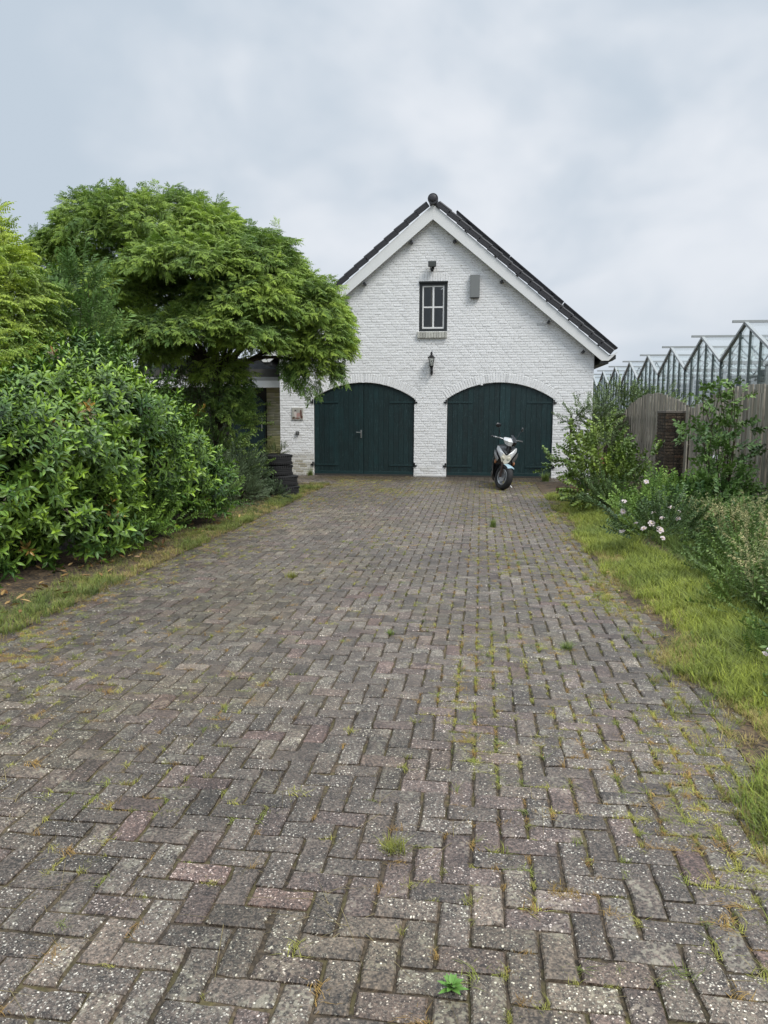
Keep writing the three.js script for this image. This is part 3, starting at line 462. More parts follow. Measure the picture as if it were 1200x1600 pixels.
// ---------------------------------------------------------------- fence of upright boards between brick piers
const fenceX = (z) => 3.62 + 0.0535 * (z + 0.9);
{
  const r = rng(401), dir = Math.atan2(0.0535, 1);
  const panel = (z0, z1, label) => {
    const t = thing('board_fence', label, 'fence', [0, 0, 0]), L = z1 - z0, n = 25, p = L / n;
    const top = (z) => 1.68 + 0.37 * Math.sin(Math.PI * clamp((z - z0) / L)) ** 0.9;
    for (let k = 0; k < n; k++) for (const lay of [0, 1]) {
      const z = z0 + (k + 0.5 + lay * 0.5) * p; if (z > z1 - 0.04) continue;
      const h = top(z) - 0.16 + (r() - 0.5) * 0.03 - lay * 0.05, w = p * (lay ? 0.5 : 0.66) * (0.93 + 0.1 * r()), g = norm(rbox(0.026, h, w, 0.004)), u = g.attributes.uv, o = r() * 9, e = (0.68 + 0.58 * r()) * (lay ? 0.8 : 1);  // back layer less bleached, its tone also lowered to paint shade into the gaps
      const pos = g.attributes.position; for (let q = 0; q < u.count; q++) u.setXY(q, pos.getZ(q) + o, pos.getY(q) * 0.8 + o * 1.7);
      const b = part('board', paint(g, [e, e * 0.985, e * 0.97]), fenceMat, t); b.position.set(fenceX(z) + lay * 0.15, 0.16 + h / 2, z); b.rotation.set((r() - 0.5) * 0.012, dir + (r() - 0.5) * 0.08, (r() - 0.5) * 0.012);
      if (lay === 0) { const kb = norm(rbox(0.018, 0.13 + 0.02 * r(), w * 0.9, 0.003)); const kk = part('kick_board', paint(kb, [e * 0.8, e * 0.77, e * 0.72]), fenceMat, t); kk.position.set(fenceX(z) + 0.03, 0.065, z); kk.rotation.y = dir; }
    }
    const a = [fenceX(z0) + 0.045, 0, z0], b = [fenceX(z1) + 0.045, 0, z1];
    for (const y of [0.165, 1.0, 1.55]) part('rail', paint(norm(bar([a[0] + (y < 0.2 ? -0.035 : 0.02), y, a[2]], [b[0] + (y < 0.2 ? -0.035 : 0.02), y, b[2]], 0.05, 0.045)), [0.8, 0.78, 0.74]), fenceMat, t);
    return t;
  };
  panel(-0.9, 4.2, 'weathered arched board fence panel between the two dark brick piers');
  panel(4.35, 9.4, 'weathered arched board fence panel behind the oak sapling');
  const post = thing('fence_post', 'rough square wooden post standing against the nearest fence boards', 'post', [fenceX(8.95) - 0.12, 0, 8.95]);
  part('post_body', (() => { const g = norm(rbox(0.15, 1.92, 0.15, 0.012, 0, 0.96, 0)), u = g.attributes.uv, p = g.attributes.position; for (let q = 0; q < u.count; q++) u.setXY(q, p.getZ(q) + p.getX(q) + 0.4, p.getY(q) * 0.8); return paint(g, [0.62, 0.56, 0.5]); })(), fenceMat, post);
  part('post_cap', paint(norm(rbox(0.17, 0.03, 0.17, 0.006, 0, 1.936, 0)), [0.7, 0.64, 0.58]), fenceMat, post);
  const pierMat = std({ map: soilTex, bumpMap: grainTex, bumpScale: 0.008, roughness: 0.9, vertexColors: true }), pierMortar = std({ color: rgb(0.055, 0.05, 0.044), roughness: 0.95, bumpMap: grainTex, bumpScale: 0.01 });
  const pier = (x0, x1, z0, z1, h, label) => {
    const t = thing('brick_pier', label, 'brick pier', [(x0 + x1) / 2, 0, (z0 + z1) / 2], 0, undefined), W = x1 - x0, D = z1 - z0, c = 0.0625, rest = [];
    part('core', box(W - 0.03, h - 0.06, D - 0.03, 0, (h - 0.06) / 2, 0), pierMortar, t);
    const brick = (w, hh, d, x, y, z) => { const g = norm(rbox(w, hh, d, 0.005)), u = g.attributes.uv, p = g.attributes.position, o = r() * 4, e = 0.45 + 0.5 * r(), red = r(); for (let q = 0; q < u.count; q++) u.setXY(q, p.getX(q) + p.getZ(q) + o, p.getY(q) + o); const b = part('brick', paint(g, red < 0.12 ? [e * 1.1, e * 0.97, e * 1.0] : [e * 0.95, e, e * 1.15]), pierMat, t); b.position.set(x, y, z + (r() - 0.5) * 0.006); };
    for (let k = 0; k * c < h - 0.07; k++) {
      const y = (k + 0.5) * c, n = 2, odd = k % 2, nd = Math.max(2, Math.round(D / 0.21));
      for (let q = 0; q < n; q++) { const w = W / n; brick(w - 0.01, c - 0.011, 0.1, -W / 2 + (q + 0.5) * w + 0, y, D / 2 - 0.05 - (odd ? 0.0 : 0)); }
      for (let q = 0; q < nd; q++) { const w = (D - 0.11) / nd; brick(0.1, c - 0.011, w - 0.01, -W / 2 + 0.05, y, -D / 2 + (q + 0.5) * w); }
    }
    part('coping', rbox(W + 0.02, 0.05, D + 0.02, 0.008, 0, h - 0.025, 0), std({ color: rgb(0.16, 0.14, 0.12), roughness: 0.9, bumpMap: grainTex, bumpScale: 0.01 }), t);
  };
  pier(3.52, 3.9, 3.25, 4.0, 1.665, 'tall dark brick pier beside the oak sapling');
  pier(3.1, 3.47, -0.65, 0.0, 1.615, 'dark brick pier close to the house corner, half hidden by shrubs');
}

// ---------------------------------------------------------------- glasshouse with a row of gables
{
  const X0 = 6.358, Z1 = -0.676, P = 3.704, RH = 3.811, VH = 3.017, X1 = 30, N0 = -1, N1 = 8;
  const G = thing('greenhouse', 'long glass greenhouse with a row of pointed gables behind the fence', 'greenhouse', [X0, 0, Z1]);
  const alu = std({ color: rgb(0.075, 0.095, 0.095), roughness: 0.5, metalness: 0.25 }), galv = std({ color: rgb(0.36, 0.38, 0.375), roughness: 0.5, metalness: 0.3, bumpMap: grainTex, bumpScale: 0.001 });
  const pane = new THREE.MeshPhysicalMaterial({ color: rgb(0.965, 0.985, 0.978), transmission: 1, thickness: 0, roughness: 0.03, ior: 1.3 });
  const roofGlass = new THREE.MeshPhysicalMaterial({ color: rgb(0.97, 0.985, 0.98), transmission: 1, thickness: 0, roughness: 0.03, ior: 1.2 });
  const ext = (pts, d) => { const g = extrude(pts, d); g.rotateY(Math.PI / 2); return g; };   // shape x -> -z, depth -> x
  for (let b = N0; b <= N1; b++) {
    const zc = -P * b, roofY = (z) => mix(RH, VH, Math.abs(z) / (P / 2)), n = 5;
    for (let k = 0; k < n; k++) {                                    // upright panes of the end wall
      const a = -P / 2 + (P * k) / n, c = -P / 2 + (P * (k + 1)) / n, m = (a + c) / 2, pts = [[-c, 0.4], [-a, 0.4], [-a, roofY(a) - 0.02]]; if (a < 0 && c > 0) pts.push([0, RH - 0.03]); pts.push([-c, roofY(c) - 0.02]);
      const g = ext(pts, 0.005); g.translate(0.02, 0, zc); part('pane', g, pane, G);
      part('glazing_bar', box(0.05, roofY(a) - 0.02, 0.045, 0, (roofY(a) - 0.02) / 2, zc + a), alu, G);
    }
    for (const s of [-1, 1]) {
      part('gable_rafter', bar([-0.005, RH, zc], [-0.005, VH, zc + (s * P) / 2], 0.085, 0.06), galv, G);
      const rg = new Tris(); rg.quad([0.05, RH - 0.01, zc], [X1 - X0, RH - 0.01, zc], [X1 - X0, VH, zc + (s * (P - 0.06)) / 2], [0.05, VH, zc + (s * (P - 0.06)) / 2], [0, 0], [1, 0], [1, 1], [0, 1]); part('roof_pane', rg.build(), roofGlass, G);
      const bars = []; for (let x = 1.1; x < X1 - X0; x += 1.1) bars.push(bar([x, RH, zc], [x, VH, zc + (s * P) / 2], 0.028)); part('roof_bar', bars, alu, G, { kind: 'stuff' });
    }
    part('ridge_bar', box(X1 - X0 + 0.3, 0.06, 0.07, (X1 - X0) / 2 - 0.17, RH + 0.03, zc), galv, G);
    part('gutter', box(X1 - X0, 0.09, 0.16, (X1 - X0) / 2 + 0.03, VH - 0.05, zc + P / 2), galv, G);
    const tr = []; for (let k = 0; k < 10; k++) { const x = 0.6 + k * 2.2; tr.push(bar([x, VH - 0.08, zc + P / 2], [x + 1.1, RH - 0.05, zc], 0.065), bar([x + 2.2, VH - 0.08, zc + P / 2], [x + 1.1, RH - 0.05, zc], 0.065)); } part('lattice_brace', tr, galv, G, { kind: 'stuff' });
    const posts = []; for (let k = 0; k < 6; k++) posts.push(box(0.1, VH, 0.1, 1.2 + k * 4, VH / 2, zc + P / 2)); part('inner_post', posts, galv, G, { kind: 'stuff' });
    const tubes = []; for (let k = 0; k < 4; k++) tubes.push(box(X1 - X0 - 1, 0.05, 0.05, (X1 - X0) / 2, 1.3 + k * 0.42, zc + P / 2 - 0.3 - (k % 2) * 0.9)); part('heating_pipe', tubes, galv, G, { kind: 'stuff' });
    const folded = std({ color: rgb(0.13, 0.15, 0.145), roughness: 0.9, bumpMap: grainTex, bumpScale: 0.01 });
    part('shade_screen', [box(X1 - X0 - 1.5, 0.16, 0.5, (X1 - X0) / 2 + 0.6, 2.74, zc + P * 0.28), box(X1 - X0 - 1.5, 0.12, 0.4, (X1 - X0) / 2 + 0.6, 2.4, zc - P * 0.2)], folded, G);
  }
  part('base_wall', box(0.12, 0.42, P * (N1 - N0 + 1), 0.02, 0.21, -P * (N0 + N1) / 2), std({ color: rgb(0.2, 0.2, 0.19), roughness: 0.9 }), G);
  part('wall_rail', [box(0.045, 0.045, P * (N1 - N0 + 1), 0.0, 1.6, -P * (N0 + N1) / 2)], alu, G);
  const zf = -P * (N1 + 0.5), back = []; for (let k = 0; k < 24; k++) back.push(box(0.06, VH, 0.06, k * 1.0, VH / 2, zf)); part('far_frame', back, alu, G, { kind: 'stuff' });
  part('far_wall', box(X1 - X0, 2.5, 0.05, (X1 - X0) / 2, 1.25, zf - 0.1), std({ color: rgb(0.2, 0.235, 0.225), roughness: 0.7 }), G);
  part('far_wall', box(0.05, 2.5, P * (N1 - N0 + 1), X1 - X0, 1.25, -P * (N0 + N1) / 2), std({ color: rgb(0.2, 0.235, 0.225), roughness: 0.7 }), G);
  const r = rng(55), list = [], bl = new Tris(); for (let k = 0; k < 12; k++) { const a = k * 2.4, l = 0.25 + 0.2 * r(), y = 0.2 + 0.6 * r(), d = [Math.cos(a) * l, 0.1 - 0.25 * r(), Math.sin(a) * l], w = 0.05; bl.quad([0, y, 0], [d[0] / 2 - d[2] * w * 3, y + 0.08, d[2] / 2 + d[0] * w * 3], [d[0], y + d[1], d[2]], [d[0] / 2 + d[2] * w * 3, y + 0.08, d[2] / 2 - d[0] * w * 3], [0, 0], [0, 0], [0, 0], [0, 0], [1, 1, 1]); }
  for (let k = 0; k < 2600; k++) { const m = new THREE.Matrix4().compose(V(1 + r() * (X1 - X0 - 2), 0.3 + r() * 1.0, zf + 0.5 + r() * P * (N1 - N0 + 0.8)), new THREE.Quaternion().setFromEuler(new THREE.Euler(0, r() * 6.3, 0)), V(1.1, 1.2, 1.1)); list.push({ m, c: rgb(0.05 + 0.04 * r(), 0.1 + 0.05 * r(), 0.035) }); }
  copies('crop', bl.build(), std({ roughness: 0.7, vertexColors: true }), G, list);
}

// ---------------------------------------------------------------- motor scooter on its side stand
{
  const S = thing('motor_scooter', 'black and white motor scooter parked facing out before the right garage door', 'scooter', [0.41, 0, 2.55], 0.02); S.scale.set(1.1, 1.04, 1.04);
  const white = new THREE.MeshPhysicalMaterial({ color: rgb(0.6, 0.61, 0.62), roughness: 0.25, clearcoat: 0.6, clearcoatRoughness: 0.1 }), blk = new THREE.MeshPhysicalMaterial({ color: rgb(0.012, 0.012, 0.014), roughness: 0.35, clearcoat: 0.4 }), blue = std({ color: rgb(0.3, 0.42, 0.48), roughness: 0.35 }), copper = std({ color: rgb(0.07, 0.05, 0.045), roughness: 0.4, metalness: 0.6 }), orange = std({ color: rgb(0.34, 0.15, 0.07), roughness: 0.3 }), silver = std({ color: rgb(0.45, 0.46, 0.47), roughness: 0.35, metalness: 0.8 });
  const lens = std({ color: rgb(0.55, 0.52, 0.42), roughness: 0.12 });
  const lean = new THREE.Group(); lean.name = 'body'; lean.rotation.z = -0.15; S.add(lean);   // leans to its left side
  const mk = (nm, g, m, p = lean) => part(nm, g, m, p);
  const wheel = (p, R, w) => {
    const tp = []; for (let k = 0; k <= 16; k++) { const a = -2.2 + (4.4 * k) / 16; tp.push(new THREE.Vector2(R - w * 0.5 + Math.cos(a) * w * 0.5 * 0.95, Math.sin(a) * w * 0.52)); } const tg = new THREE.LatheGeometry(tp, 40); tg.rotateZ(Math.PI / 2); const t = mk('tyre', tg, rubberMat, p);
    const rim = []; const rt = new THREE.TorusGeometry(R - w * 0.92, 0.014, 8, 36); rt.rotateY(Math.PI / 2); for (const s of [-1, 1]) { const c = rt.clone(); c.translate(s * w * 0.3, 0, 0); rim.push(c); } const ring = new THREE.CylinderGeometry(R - w * 0.9, R - w * 0.9, w * 0.62, 36, 1, true); ring.rotateZ(Math.PI / 2); rim.push(ring);
    for (let k = 0; k < 5; k++) { const a = (k * Math.PI * 2) / 5; rim.push(bar([0.01, Math.cos(a) * 0.03, Math.sin(a) * 0.03], [0.01, Math.cos(a) * (R - w * 0.92), Math.sin(a) * (R - w * 0.92)], 0.03, 0.035)); } rim.push(cyl(0.035, 0.035, w * 0.9, 14, 0, 0, 0, 0, Math.PI / 2)); mk('rim', rim, silver, p);
    const disc = new THREE.CylinderGeometry(0.085, 0.085, 0.005, 24); disc.rotateZ(Math.PI / 2); disc.translate(-w * 0.42, 0, 0); mk('brake_disc', disc, silver, p);
  };
  // steered front: wheel, fork, mudguard, bars (turned to its left)
  const steer = new THREE.Group(); steer.name = 'front_fork'; steer.position.set(0, 0, 0.56); steer.rotation.y = 0.52; lean.add(steer);
  const fw = new THREE.Group(); fw.name = 'front_wheel'; fw.position.set(0, 0.262, 0.06); S.add(fw); 
  // the wheel is a part of the scooter, so it is set straight under it
  fw.position.set(0.5 * 0.06 + 0.04, 0.262, 0.6); fw.rotation.set(0, 0.52, -0.15, 'YXZ'); wheel(fw, 0.262, 0.12);
  const ff = new THREE.Group(); ff.name = 'steering'; ff.position.set(0, 0, 0.56); ff.rotation.set(0, 0.52, -0.2, 'ZYX'); S.add(ff); lean.remove(steer);
  mk('fork_leg', [bar([-0.095, 0.26, 0.05], [-0.075, 0.62, -0.02], 0.035)], copper, ff); mk('fork_leg', [bar([0.095, 0.26, 0.05], [0.075, 0.62, -0.02], 0.035)], blk, ff);
  mk('fork_bridge', rbox(0.2, 0.05, 0.07, 0.012, 0, 0.62, -0.02), blk, ff);
  { const t = new Tris(), R = 0.285; for (let k = 0; k < 14; k++) { const a = -0.75 + k * 0.1, b = a + 0.1, f = (x, q) => [x, 0.26 + Math.cos(q) * (R - Math.abs(x) * 0.35), 0.05 + Math.sin(q) * (R - Math.abs(x) * 0.35)]; for (let j = 0; j < 4; j++) { const x0 = -0.075 + j * 0.0375, x1 = x0 + 0.0375; t.quad(f(x0, a), f(x1, a), f(x1, b), f(x0, b), [0, 0], [1, 0], [1, 1], [0, 1]); } } mk('mudguard', t.build(1), blue, ff); }
  mk('handlebar', [tube([[-0.33, 1.03, -0.19], [-0.18, 1.02, -0.14], [0, 1.0, -0.1], [0.18, 1.02, -0.14], [0.33, 1.03, -0.19]], 0.012, 0.012, 8, 20)], silver, ff);
  for (const s of [-1, 1]) {
    mk('grip', cyl(0.017, 0.017, 0.11, 12, s * 0.3, 1.028, -0.178, 0, Math.PI / 2), blk, ff); mk('brake_lever', bar([s * 0.2, 1.03, -0.11], [s * 0.34, 1.025, -0.13], 0.012), silver, ff);
    mk('mirror_stalk', tube([[s * 0.17, 1.03, -0.14], [s * 0.22, 1.14, -0.14], [s * 0.26, 1.24, -0.15]], 0.006, 0.005, 6, 8), blk, ff);
    const g = new THREE.SphereGeometry(0.055, 16, 10); g.scale(1.1, 0.85, 0.32); if (s > 0) g.rotateY(0.9); g.translate(s * 0.275, 1.265, -0.15); const mm = mk('mirror', g, blk, ff);
  }
  { // bar cowl: white left flank, dark screen
    const loft = (rows) => { const t = new Tris(); for (let k = 0; k + 1 < rows.length; k++) for (let j = 0; j + 1 < rows[k].length; j++) t.quad(rows[k][j], rows[k][j + 1], rows[k + 1][j + 1], rows[k + 1][j], [0, 0], [1, 0], [1, 1], [0, 1]); return t.build(0.7); };
    const sym = (half) => [...half.map(([x, y, z]) => [-x, y, z]).reverse(), ...half.slice(half[0][0] === 0 ? 1 : 0)];
    mk('bar_cowl', loft([sym([[0, 0.9, 0.03], [0.07, 0.9, 0.02], [0.11, 0.93, -0.04]]), sym([[0, 0.98, 0.06], [0.09, 0.985, 0.035], [0.145, 1.0, -0.06]]), sym([[0, 1.04, 0.01], [0.085, 1.045, -0.01], [0.13, 1.045, -0.09]]), sym([[0, 1.06, -0.1], [0.08, 1.06, -0.11], [0.1, 1.05, -0.14]])]), white, ff);
    mk('flyscreen', loft([[[0.0, 0.905, 0.038], [0.075, 0.905, 0.028], [0.115, 0.93, -0.035]], [[0.0, 0.985, 0.072], [0.095, 0.985, 0.045], [0.148, 1.0, -0.052]], [[-0.01, 1.05, 0.025], [0.09, 1.05, 0.0], [0.132, 1.05, -0.085]], [[-0.02, 1.12, -0.04], [0.05, 1.115, -0.045], [0.09, 1.09, -0.08]]]), blk, ff);
    mk('headstock', cyl(0.05, 0.06, 0.3, 12, 0, 0.78, -0.04), blk, ff);
    // front apron: dark shell with a white V and twin lamps
    mk('leg_shield', loft([sym([[0, 0.5, 0.5], [0.1, 0.5, 0.46], [0.17, 0.52, 0.36]]), sym([[0, 0.64, 0.56], [0.12, 0.66, 0.5], [0.21, 0.68, 0.36]]), sym([[0, 0.78, 0.55], [0.13, 0.8, 0.47], [0.2, 0.82, 0.34]]), sym([[0, 0.87, 0.46], [0.1, 0.88, 0.4], [0.15, 0.88, 0.32]])]), blk);
    mk('leg_shield_back', loft([sym([[0, 0.2, 0.26], [0.12, 0.2, 0.26], [0.17, 0.22, 0.3]]), sym([[0, 0.5, 0.3], [0.17, 0.5, 0.3], [0.2, 0.52, 0.36]]), sym([[0, 0.84, 0.28], [0.14, 0.84, 0.28], [0.17, 0.85, 0.33]])]), blk);
    for (const s of [-1, 1]) {
      const q = (x, y, z) => [s * x, y, z];
      mk('front_panel', loft([[q(0.004, 0.535, 0.585), q(0.045, 0.56, 0.565), q(0.06, 0.58, 0.55)], [q(0.006, 0.66, 0.6), q(0.1, 0.68, 0.555), q(0.14, 0.7, 0.5)], [q(0.03, 0.72, 0.595), q(0.13, 0.77, 0.53), q(0.19, 0.8, 0.43)], [q(0.125, 0.83, 0.5), q(0.16, 0.865, 0.44), q(0.185, 0.87, 0.39)]]), white);
      const L = new THREE.SphereGeometry(0.042, 14, 10); L.scale(0.8, 1.1, 0.5); L.rotateZ(s * -0.5); L.translate(s * 0.05, 0.645, 0.602); mk('headlight', L, lens);
      const I = new THREE.SphereGeometry(0.035, 10, 8); I.scale(0.7, 1.2, 0.7); I.translate(s * 0.175, 0.545, 0.4); mk('indicator', I, orange);
      mk('side_trim', loft([[q(0.15, 0.56, 0.46), q(0.19, 0.6, 0.4)], [q(0.13, 0.62, 0.52), q(0.225, 0.7, 0.4)], [q(0.21, 0.74, 0.43), q(0.225, 0.78, 0.38)]]), silver);
      mk('lower_panel', loft([[q(0.12, 0.13, 0.2), q(0.16, 0.16, 0.18), q(0.17, 0.16, -0.3)], [q(0.14, 0.3, 0.33), q(0.19, 0.3, 0.24), q(0.2, 0.26, -0.3)], [q(0.15, 0.5, 0.37), q(0.2, 0.5, 0.29), q(0.19, 0.34, -0.02)]]), blk);
      mk('rear_panel', loft([[q(0.16, 0.3, -0.25), q(0.19, 0.34, -0.5), q(0.12, 0.5, -0.95)], [q(0.19, 0.5, -0.22), q(0.2, 0.56, -0.55), q(0.11, 0.68, -1.02)], [q(0.15, 0.72, -0.25), q(0.15, 0.74, -0.6), q(0.08, 0.8, -1.05)]]), blk);
    }
    mk('lamp_bezel', extrude([[0, 0.525], [0.065, 0.57], [0.1, 0.65], [0.06, 0.73], [0, 0.69], [-0.06, 0.73], [-0.1, 0.65], [-0.065, 0.57]], 0.03, 0.004).translate(0, 0, 0.575), std({ color: rgb(0.6, 0.57, 0.48), roughness: 0.18 }));
    mk('nose_badge', (() => { const g = cyl(0.018, 0.018, 0.01, 14, 0, 0.775, 0.565, Math.PI / 2); return g; })(), silver);
    mk('front_grille', loft([sym([[0, 0.735, 0.585], [0.02, 0.74, 0.58]]), sym([[0, 0.8, 0.56], [0.11, 0.83, 0.5]]), sym([[0, 0.855, 0.49], [0.12, 0.865, 0.45]])]), std({ color: rgb(0.04, 0.042, 0.045), roughness: 0.3 }));
    mk('floor_board', rbox(0.3, 0.05, 0.5, 0.02, 0, 0.29, 0.0), blk); mk('saddle', loft([sym([[0, 0.79, -0.18], [0.1, 0.77, -0.18], [0.14, 0.72, -0.2]]), sym([[0, 0.8, -0.45], [0.13, 0.78, -0.45], [0.16, 0.72, -0.45]]), sym([[0, 0.86, -0.75], [0.12, 0.84, -0.75], [0.15, 0.77, -0.75]]), sym([[0, 0.87, -1.0], [0.09, 0.86, -1.0], [0.1, 0.8, -1.02]])]), blk);
  }
  const rw = new THREE.Group(); rw.name = 'rear_wheel'; rw.position.set(0.038, 0.255, -0.7); rw.rotation.z = -0.15; S.add(rw); wheel(rw, 0.255, 0.13);
  mk('engine', [rbox(0.2, 0.2, 0.45, 0.05, -0.06, 0.3, -0.55), cyl(0.06, 0.06, 0.4, 12, 0.16, 0.34, -0.62, Math.PI / 2)], blk); mk('side_stand', tube([[0.1, 0.24, 0.0], [0.2, 0.08, 0.04], [0.26, 0.03, 0.06]], 0.012, 0.012, 6, 8), silver); mk('number_plate_holder', rbox(0.14, 0.12, 0.01, 0.003, 0, 0.55, -1.08, -0.2), blk);
}

// ---------------------------------------------------------------- stacked tyres, crate and litter
{
  const tyre = (x, y, z, R, label, turn) => {
    const t = thing('car_tyre', label, 'tyre', [x, y, z], turn, 'old car tyres stacked at the left'), w = 0.2, pr = []; const prof = [[R - 0.11, -0.09], [R - 0.1, -0.1], [R - 0.04, -0.1], [R - 0.012, -0.085], [R, -0.06], [R, -0.022], [R - 0.012, -0.018], [R - 0.012, -0.012], [R, -0.008], [R, 0.008], [R - 0.012, 0.012], [R - 0.012, 0.018], [R, 0.022], [R, 0.06], [R - 0.012, 0.085], [R - 0.04, 0.1], [R - 0.1, 0.1], [R - 0.11, 0.09], [R - 0.05, 0.06], [R - 0.03, 0], [R - 0.05, -0.06], [R - 0.11, -0.09]];
    for (const [a, b] of prof) pr.push(new THREE.Vector2(a, b)); const g = new THREE.LatheGeometry(pr, 48); part('carcass', toCreasedNormals(g, 0.6), rubberMat, t);
    const tr = []; for (let k = 0; k < 44; k++) { const a = (k / 44) * 6.283; for (const s of [-1, 1]) { const b = box(0.014, 0.034, 0.03, 0, s * 0.07, R + 0.001, 0, 0, s * 0.3); b.rotateY(a + s * 0.03); tr.push(b); } } part('tread_block', tr, rubberMat, t, { kind: 'stuff' });
    const ring = new THREE.TorusGeometry(R - 0.105, 0.012, 6, 40); ring.rotateX(Math.PI / 2); ring.translate(0, 0.1, 0); part('bead', ring, rubberMat, t);
  };
  tyre(-3.76, 0.1, 5.02, 0.3, 'lowest old car tyre of the stack, standing on the paving', 0); tyre(-3.78, 0.3, 5.0, 0.29, 'second old car tyre from the ground in the stack', 0.4); tyre(-3.88, 0.5, 5.0, 0.29, 'old car tyre directly under the topmost tyre of the stack', 0.9); tyre(-3.89, 0.7, 5.01, 0.295, 'topmost old car tyre of the stack, with plants growing in it', 1.3);
  const C = thing('wooden_crate', 'low brown slatted wooden crate under the right-hand shrub', 'crate', [1.86, 0, 4.35], 0.5), r = rng(8), cm = std({ map: woodTex(171, [60, 44, 34], [128, 98, 74], [84, 72, 52]), roughness: 0.9, vertexColors: true });
  for (const z of [-0.24, 0.24]) for (const y of [0.05, 0.15]) { const e = 0.7 + 0.4 * r(); part('side_slat', paint(norm(rbox(0.62, 0.07, 0.014, 0.003, 0, y, z)), [e, e, e]), cm, C); }
  for (const x of [-0.31, 0.31]) for (const y of [0.05, 0.15]) { const e = 0.7 + 0.4 * r(); part('end_slat', paint(norm(rbox(0.014, 0.07, 0.5, 0.003, x, y, 0)), [e, e, e]), cm, C); }
  for (let k = 0; k < 4; k++) part('bottom_slat', paint(norm(rbox(0.6, 0.012, 0.1, 0.003, 0, 0.015, -0.18 + k * 0.12)), [0.8, 0.8, 0.8]), cm, C); for (const x of [-0.28, 0.28]) for (const z of [-0.21, 0.21]) part('corner_post', paint(norm(rbox(0.04, 0.2, 0.04, 0.004, x, 0.1, z)), [0.9, 0.9, 0.9]), cm, C);
  const paper = (x, y, z, s, label, seed) => { const g = new THREE.IcosahedronGeometry(s, 2), p = g.attributes.position; for (let q = 0; q < p.count; q++) { const k = 0.6 + 0.8 * noise3(p.getX(q) * 30 + seed, p.getY(q) * 30, p.getZ(q) * 30); p.setXYZ(q, p.getX(q) * k, p.getY(q) * k * 0.5, p.getZ(q) * k); } g.computeVertexNormals(); const m = part('crumpled_paper', g, std({ color: rgb(0.72, 0.71, 0.69), roughness: 0.8 }), scene); m.position.set(x, y, z); tag(m, label, 'litter'); };
  paper(1.95, 0.1, 5.05, 0.085, 'crumpled white scrap lying beside the wooden crate', 3); paper(1.66, 0.05, 6.0, 0.06, 'small crumpled white scrap on the verge nearer than the crate', 9); paper(3.72, 0.9, 6.6, 0.09, 'white crumpled scrap caught behind the oak sapling at the fence', 15);
  const st = thing('wooden_stake', 'thin brown upright stake by the wall behind the right-hand shrub', 'stake', [2.02, 0, 1.5]); part('pole', tube([[0, 0, 0], [0.01, 0.8, 0], [0, 1.55, 0.01]], 0.028, 0.024, 8, 6), barkMat, st); part('tie', (() => { const g = new THREE.TorusGeometry(0.032, 0.007, 6, 14); g.rotateX(1.57); g.translate(0.006, 1.1, 0); return g; })(), blackMat, st);
  const bd = thing('board_scrap', 'small reddish board stuck upright among the right-hand shrub leaves', 'board', [2.13, 0.75, 5.55], 0.2); part('board_face', rbox(0.07, 0.16, 0.015, 0.003, 0, 0, 0, 0, 0, 0.35), std({ color: rgb(0.42, 0.2, 0.11), roughness: 0.8, bumpMap: grainTex, bumpScale: 0.002 }), bd); part('cleat', rbox(0.02, 0.7, 0.02, 0.003, 0.1, -0.42, -0.01, 0, 0, 0.1), cm, bd); bd.children[1].geometry = paint(bd.children[1].geometry, [1, 1, 1]);
}
// ---------------------------------------------------------------- foliage prototypes (vertex colours vary within a spray)
const leafMat = (t = 0.35, rough = 0.95) => new THREE.MeshPhysicalMaterial({ color: 0xffffff, roughness: rough, transmission: t, thickness: 0, vertexColors: true, side: THREE.DoubleSide });
const softLeaf = leafMat(0.34), glossLeaf = std({ color: 0xffffff, roughness: 0.42, vertexColors: true, side: THREE.DoubleSide }), semiLeaf = std({ color: 0xffffff, roughness: 0.55, vertexColors: true, side: THREE.DoubleSide });
// adds one leaf to t: base point, direction d, face normal n, length, width; width profile over segs; fold and droop
function leaf(t, b, d, n, len, wid, col, { prof = [0.12, 0.75, 1, 0.7, 0], fold = 0.25, droop = 0.2 } = {}) {
  d = V(...d).normalize(); n = V(...n); n.addScaledVector(d, -n.dot(d)).normalize(); const s = d.clone().cross(n), m = prof.length - 1, P = [], Lft = [], Rgt = [];
  for (let k = 0; k <= m; k++) {
    const q = k / m, c = V(...b).addScaledVector(d, len * q).addScaledVector(n, -droop * len * q * q), w = wid * 0.5 * prof[k];
    P.push(c.toArray()); Lft.push(c.clone().addScaledVector(s, w).addScaledVector(n, fold * w).toArray()); Rgt.push(c.clone().addScaledVector(s, -w).addScaledVector(n, fold * w).toArray());
  }
  const z = [0, 0];
  for (let k = 0; k < m; k++) { if (prof[k + 1] > 0) { t.quad(P[k], P[k + 1], Lft[k + 1], Lft[k], z, z, z, z, col); t.quad(P[k], Rgt[k], Rgt[k + 1], P[k + 1], z, z, z, z, col); } else { t.tri(P[k], P[k + 1], Lft[k], z, z, z, col); t.tri(P[k], Rgt[k], P[k + 1], z, z, z, col); } }
}
const jit = (r, a) => (r() - 0.5) * 2 * a;
function stick(t, a, b, w, col) { const d = V(...b).sub(V(...a)).normalize(), s = d.clone().cross(V(0.3, 0.2, 0.9)).normalize().multiplyScalar(w), u = d.clone().cross(s).normalize().multiplyScalar(w), z = [0, 0], A = V(...a), B = V(...b), p = [s, u, s.clone().negate(), u.clone().negate()]; for (let k = 0; k < 4; k++) { const q = p[k], e = p[(k + 1) % 4]; t.quad(A.clone().add(q).toArray(), A.clone().add(e).toArray(), B.clone().add(e).toArray(), B.clone().add(q).toArray(), z, z, z, z, col); } }
const BARK = [0.55, 0.42, 0.28];
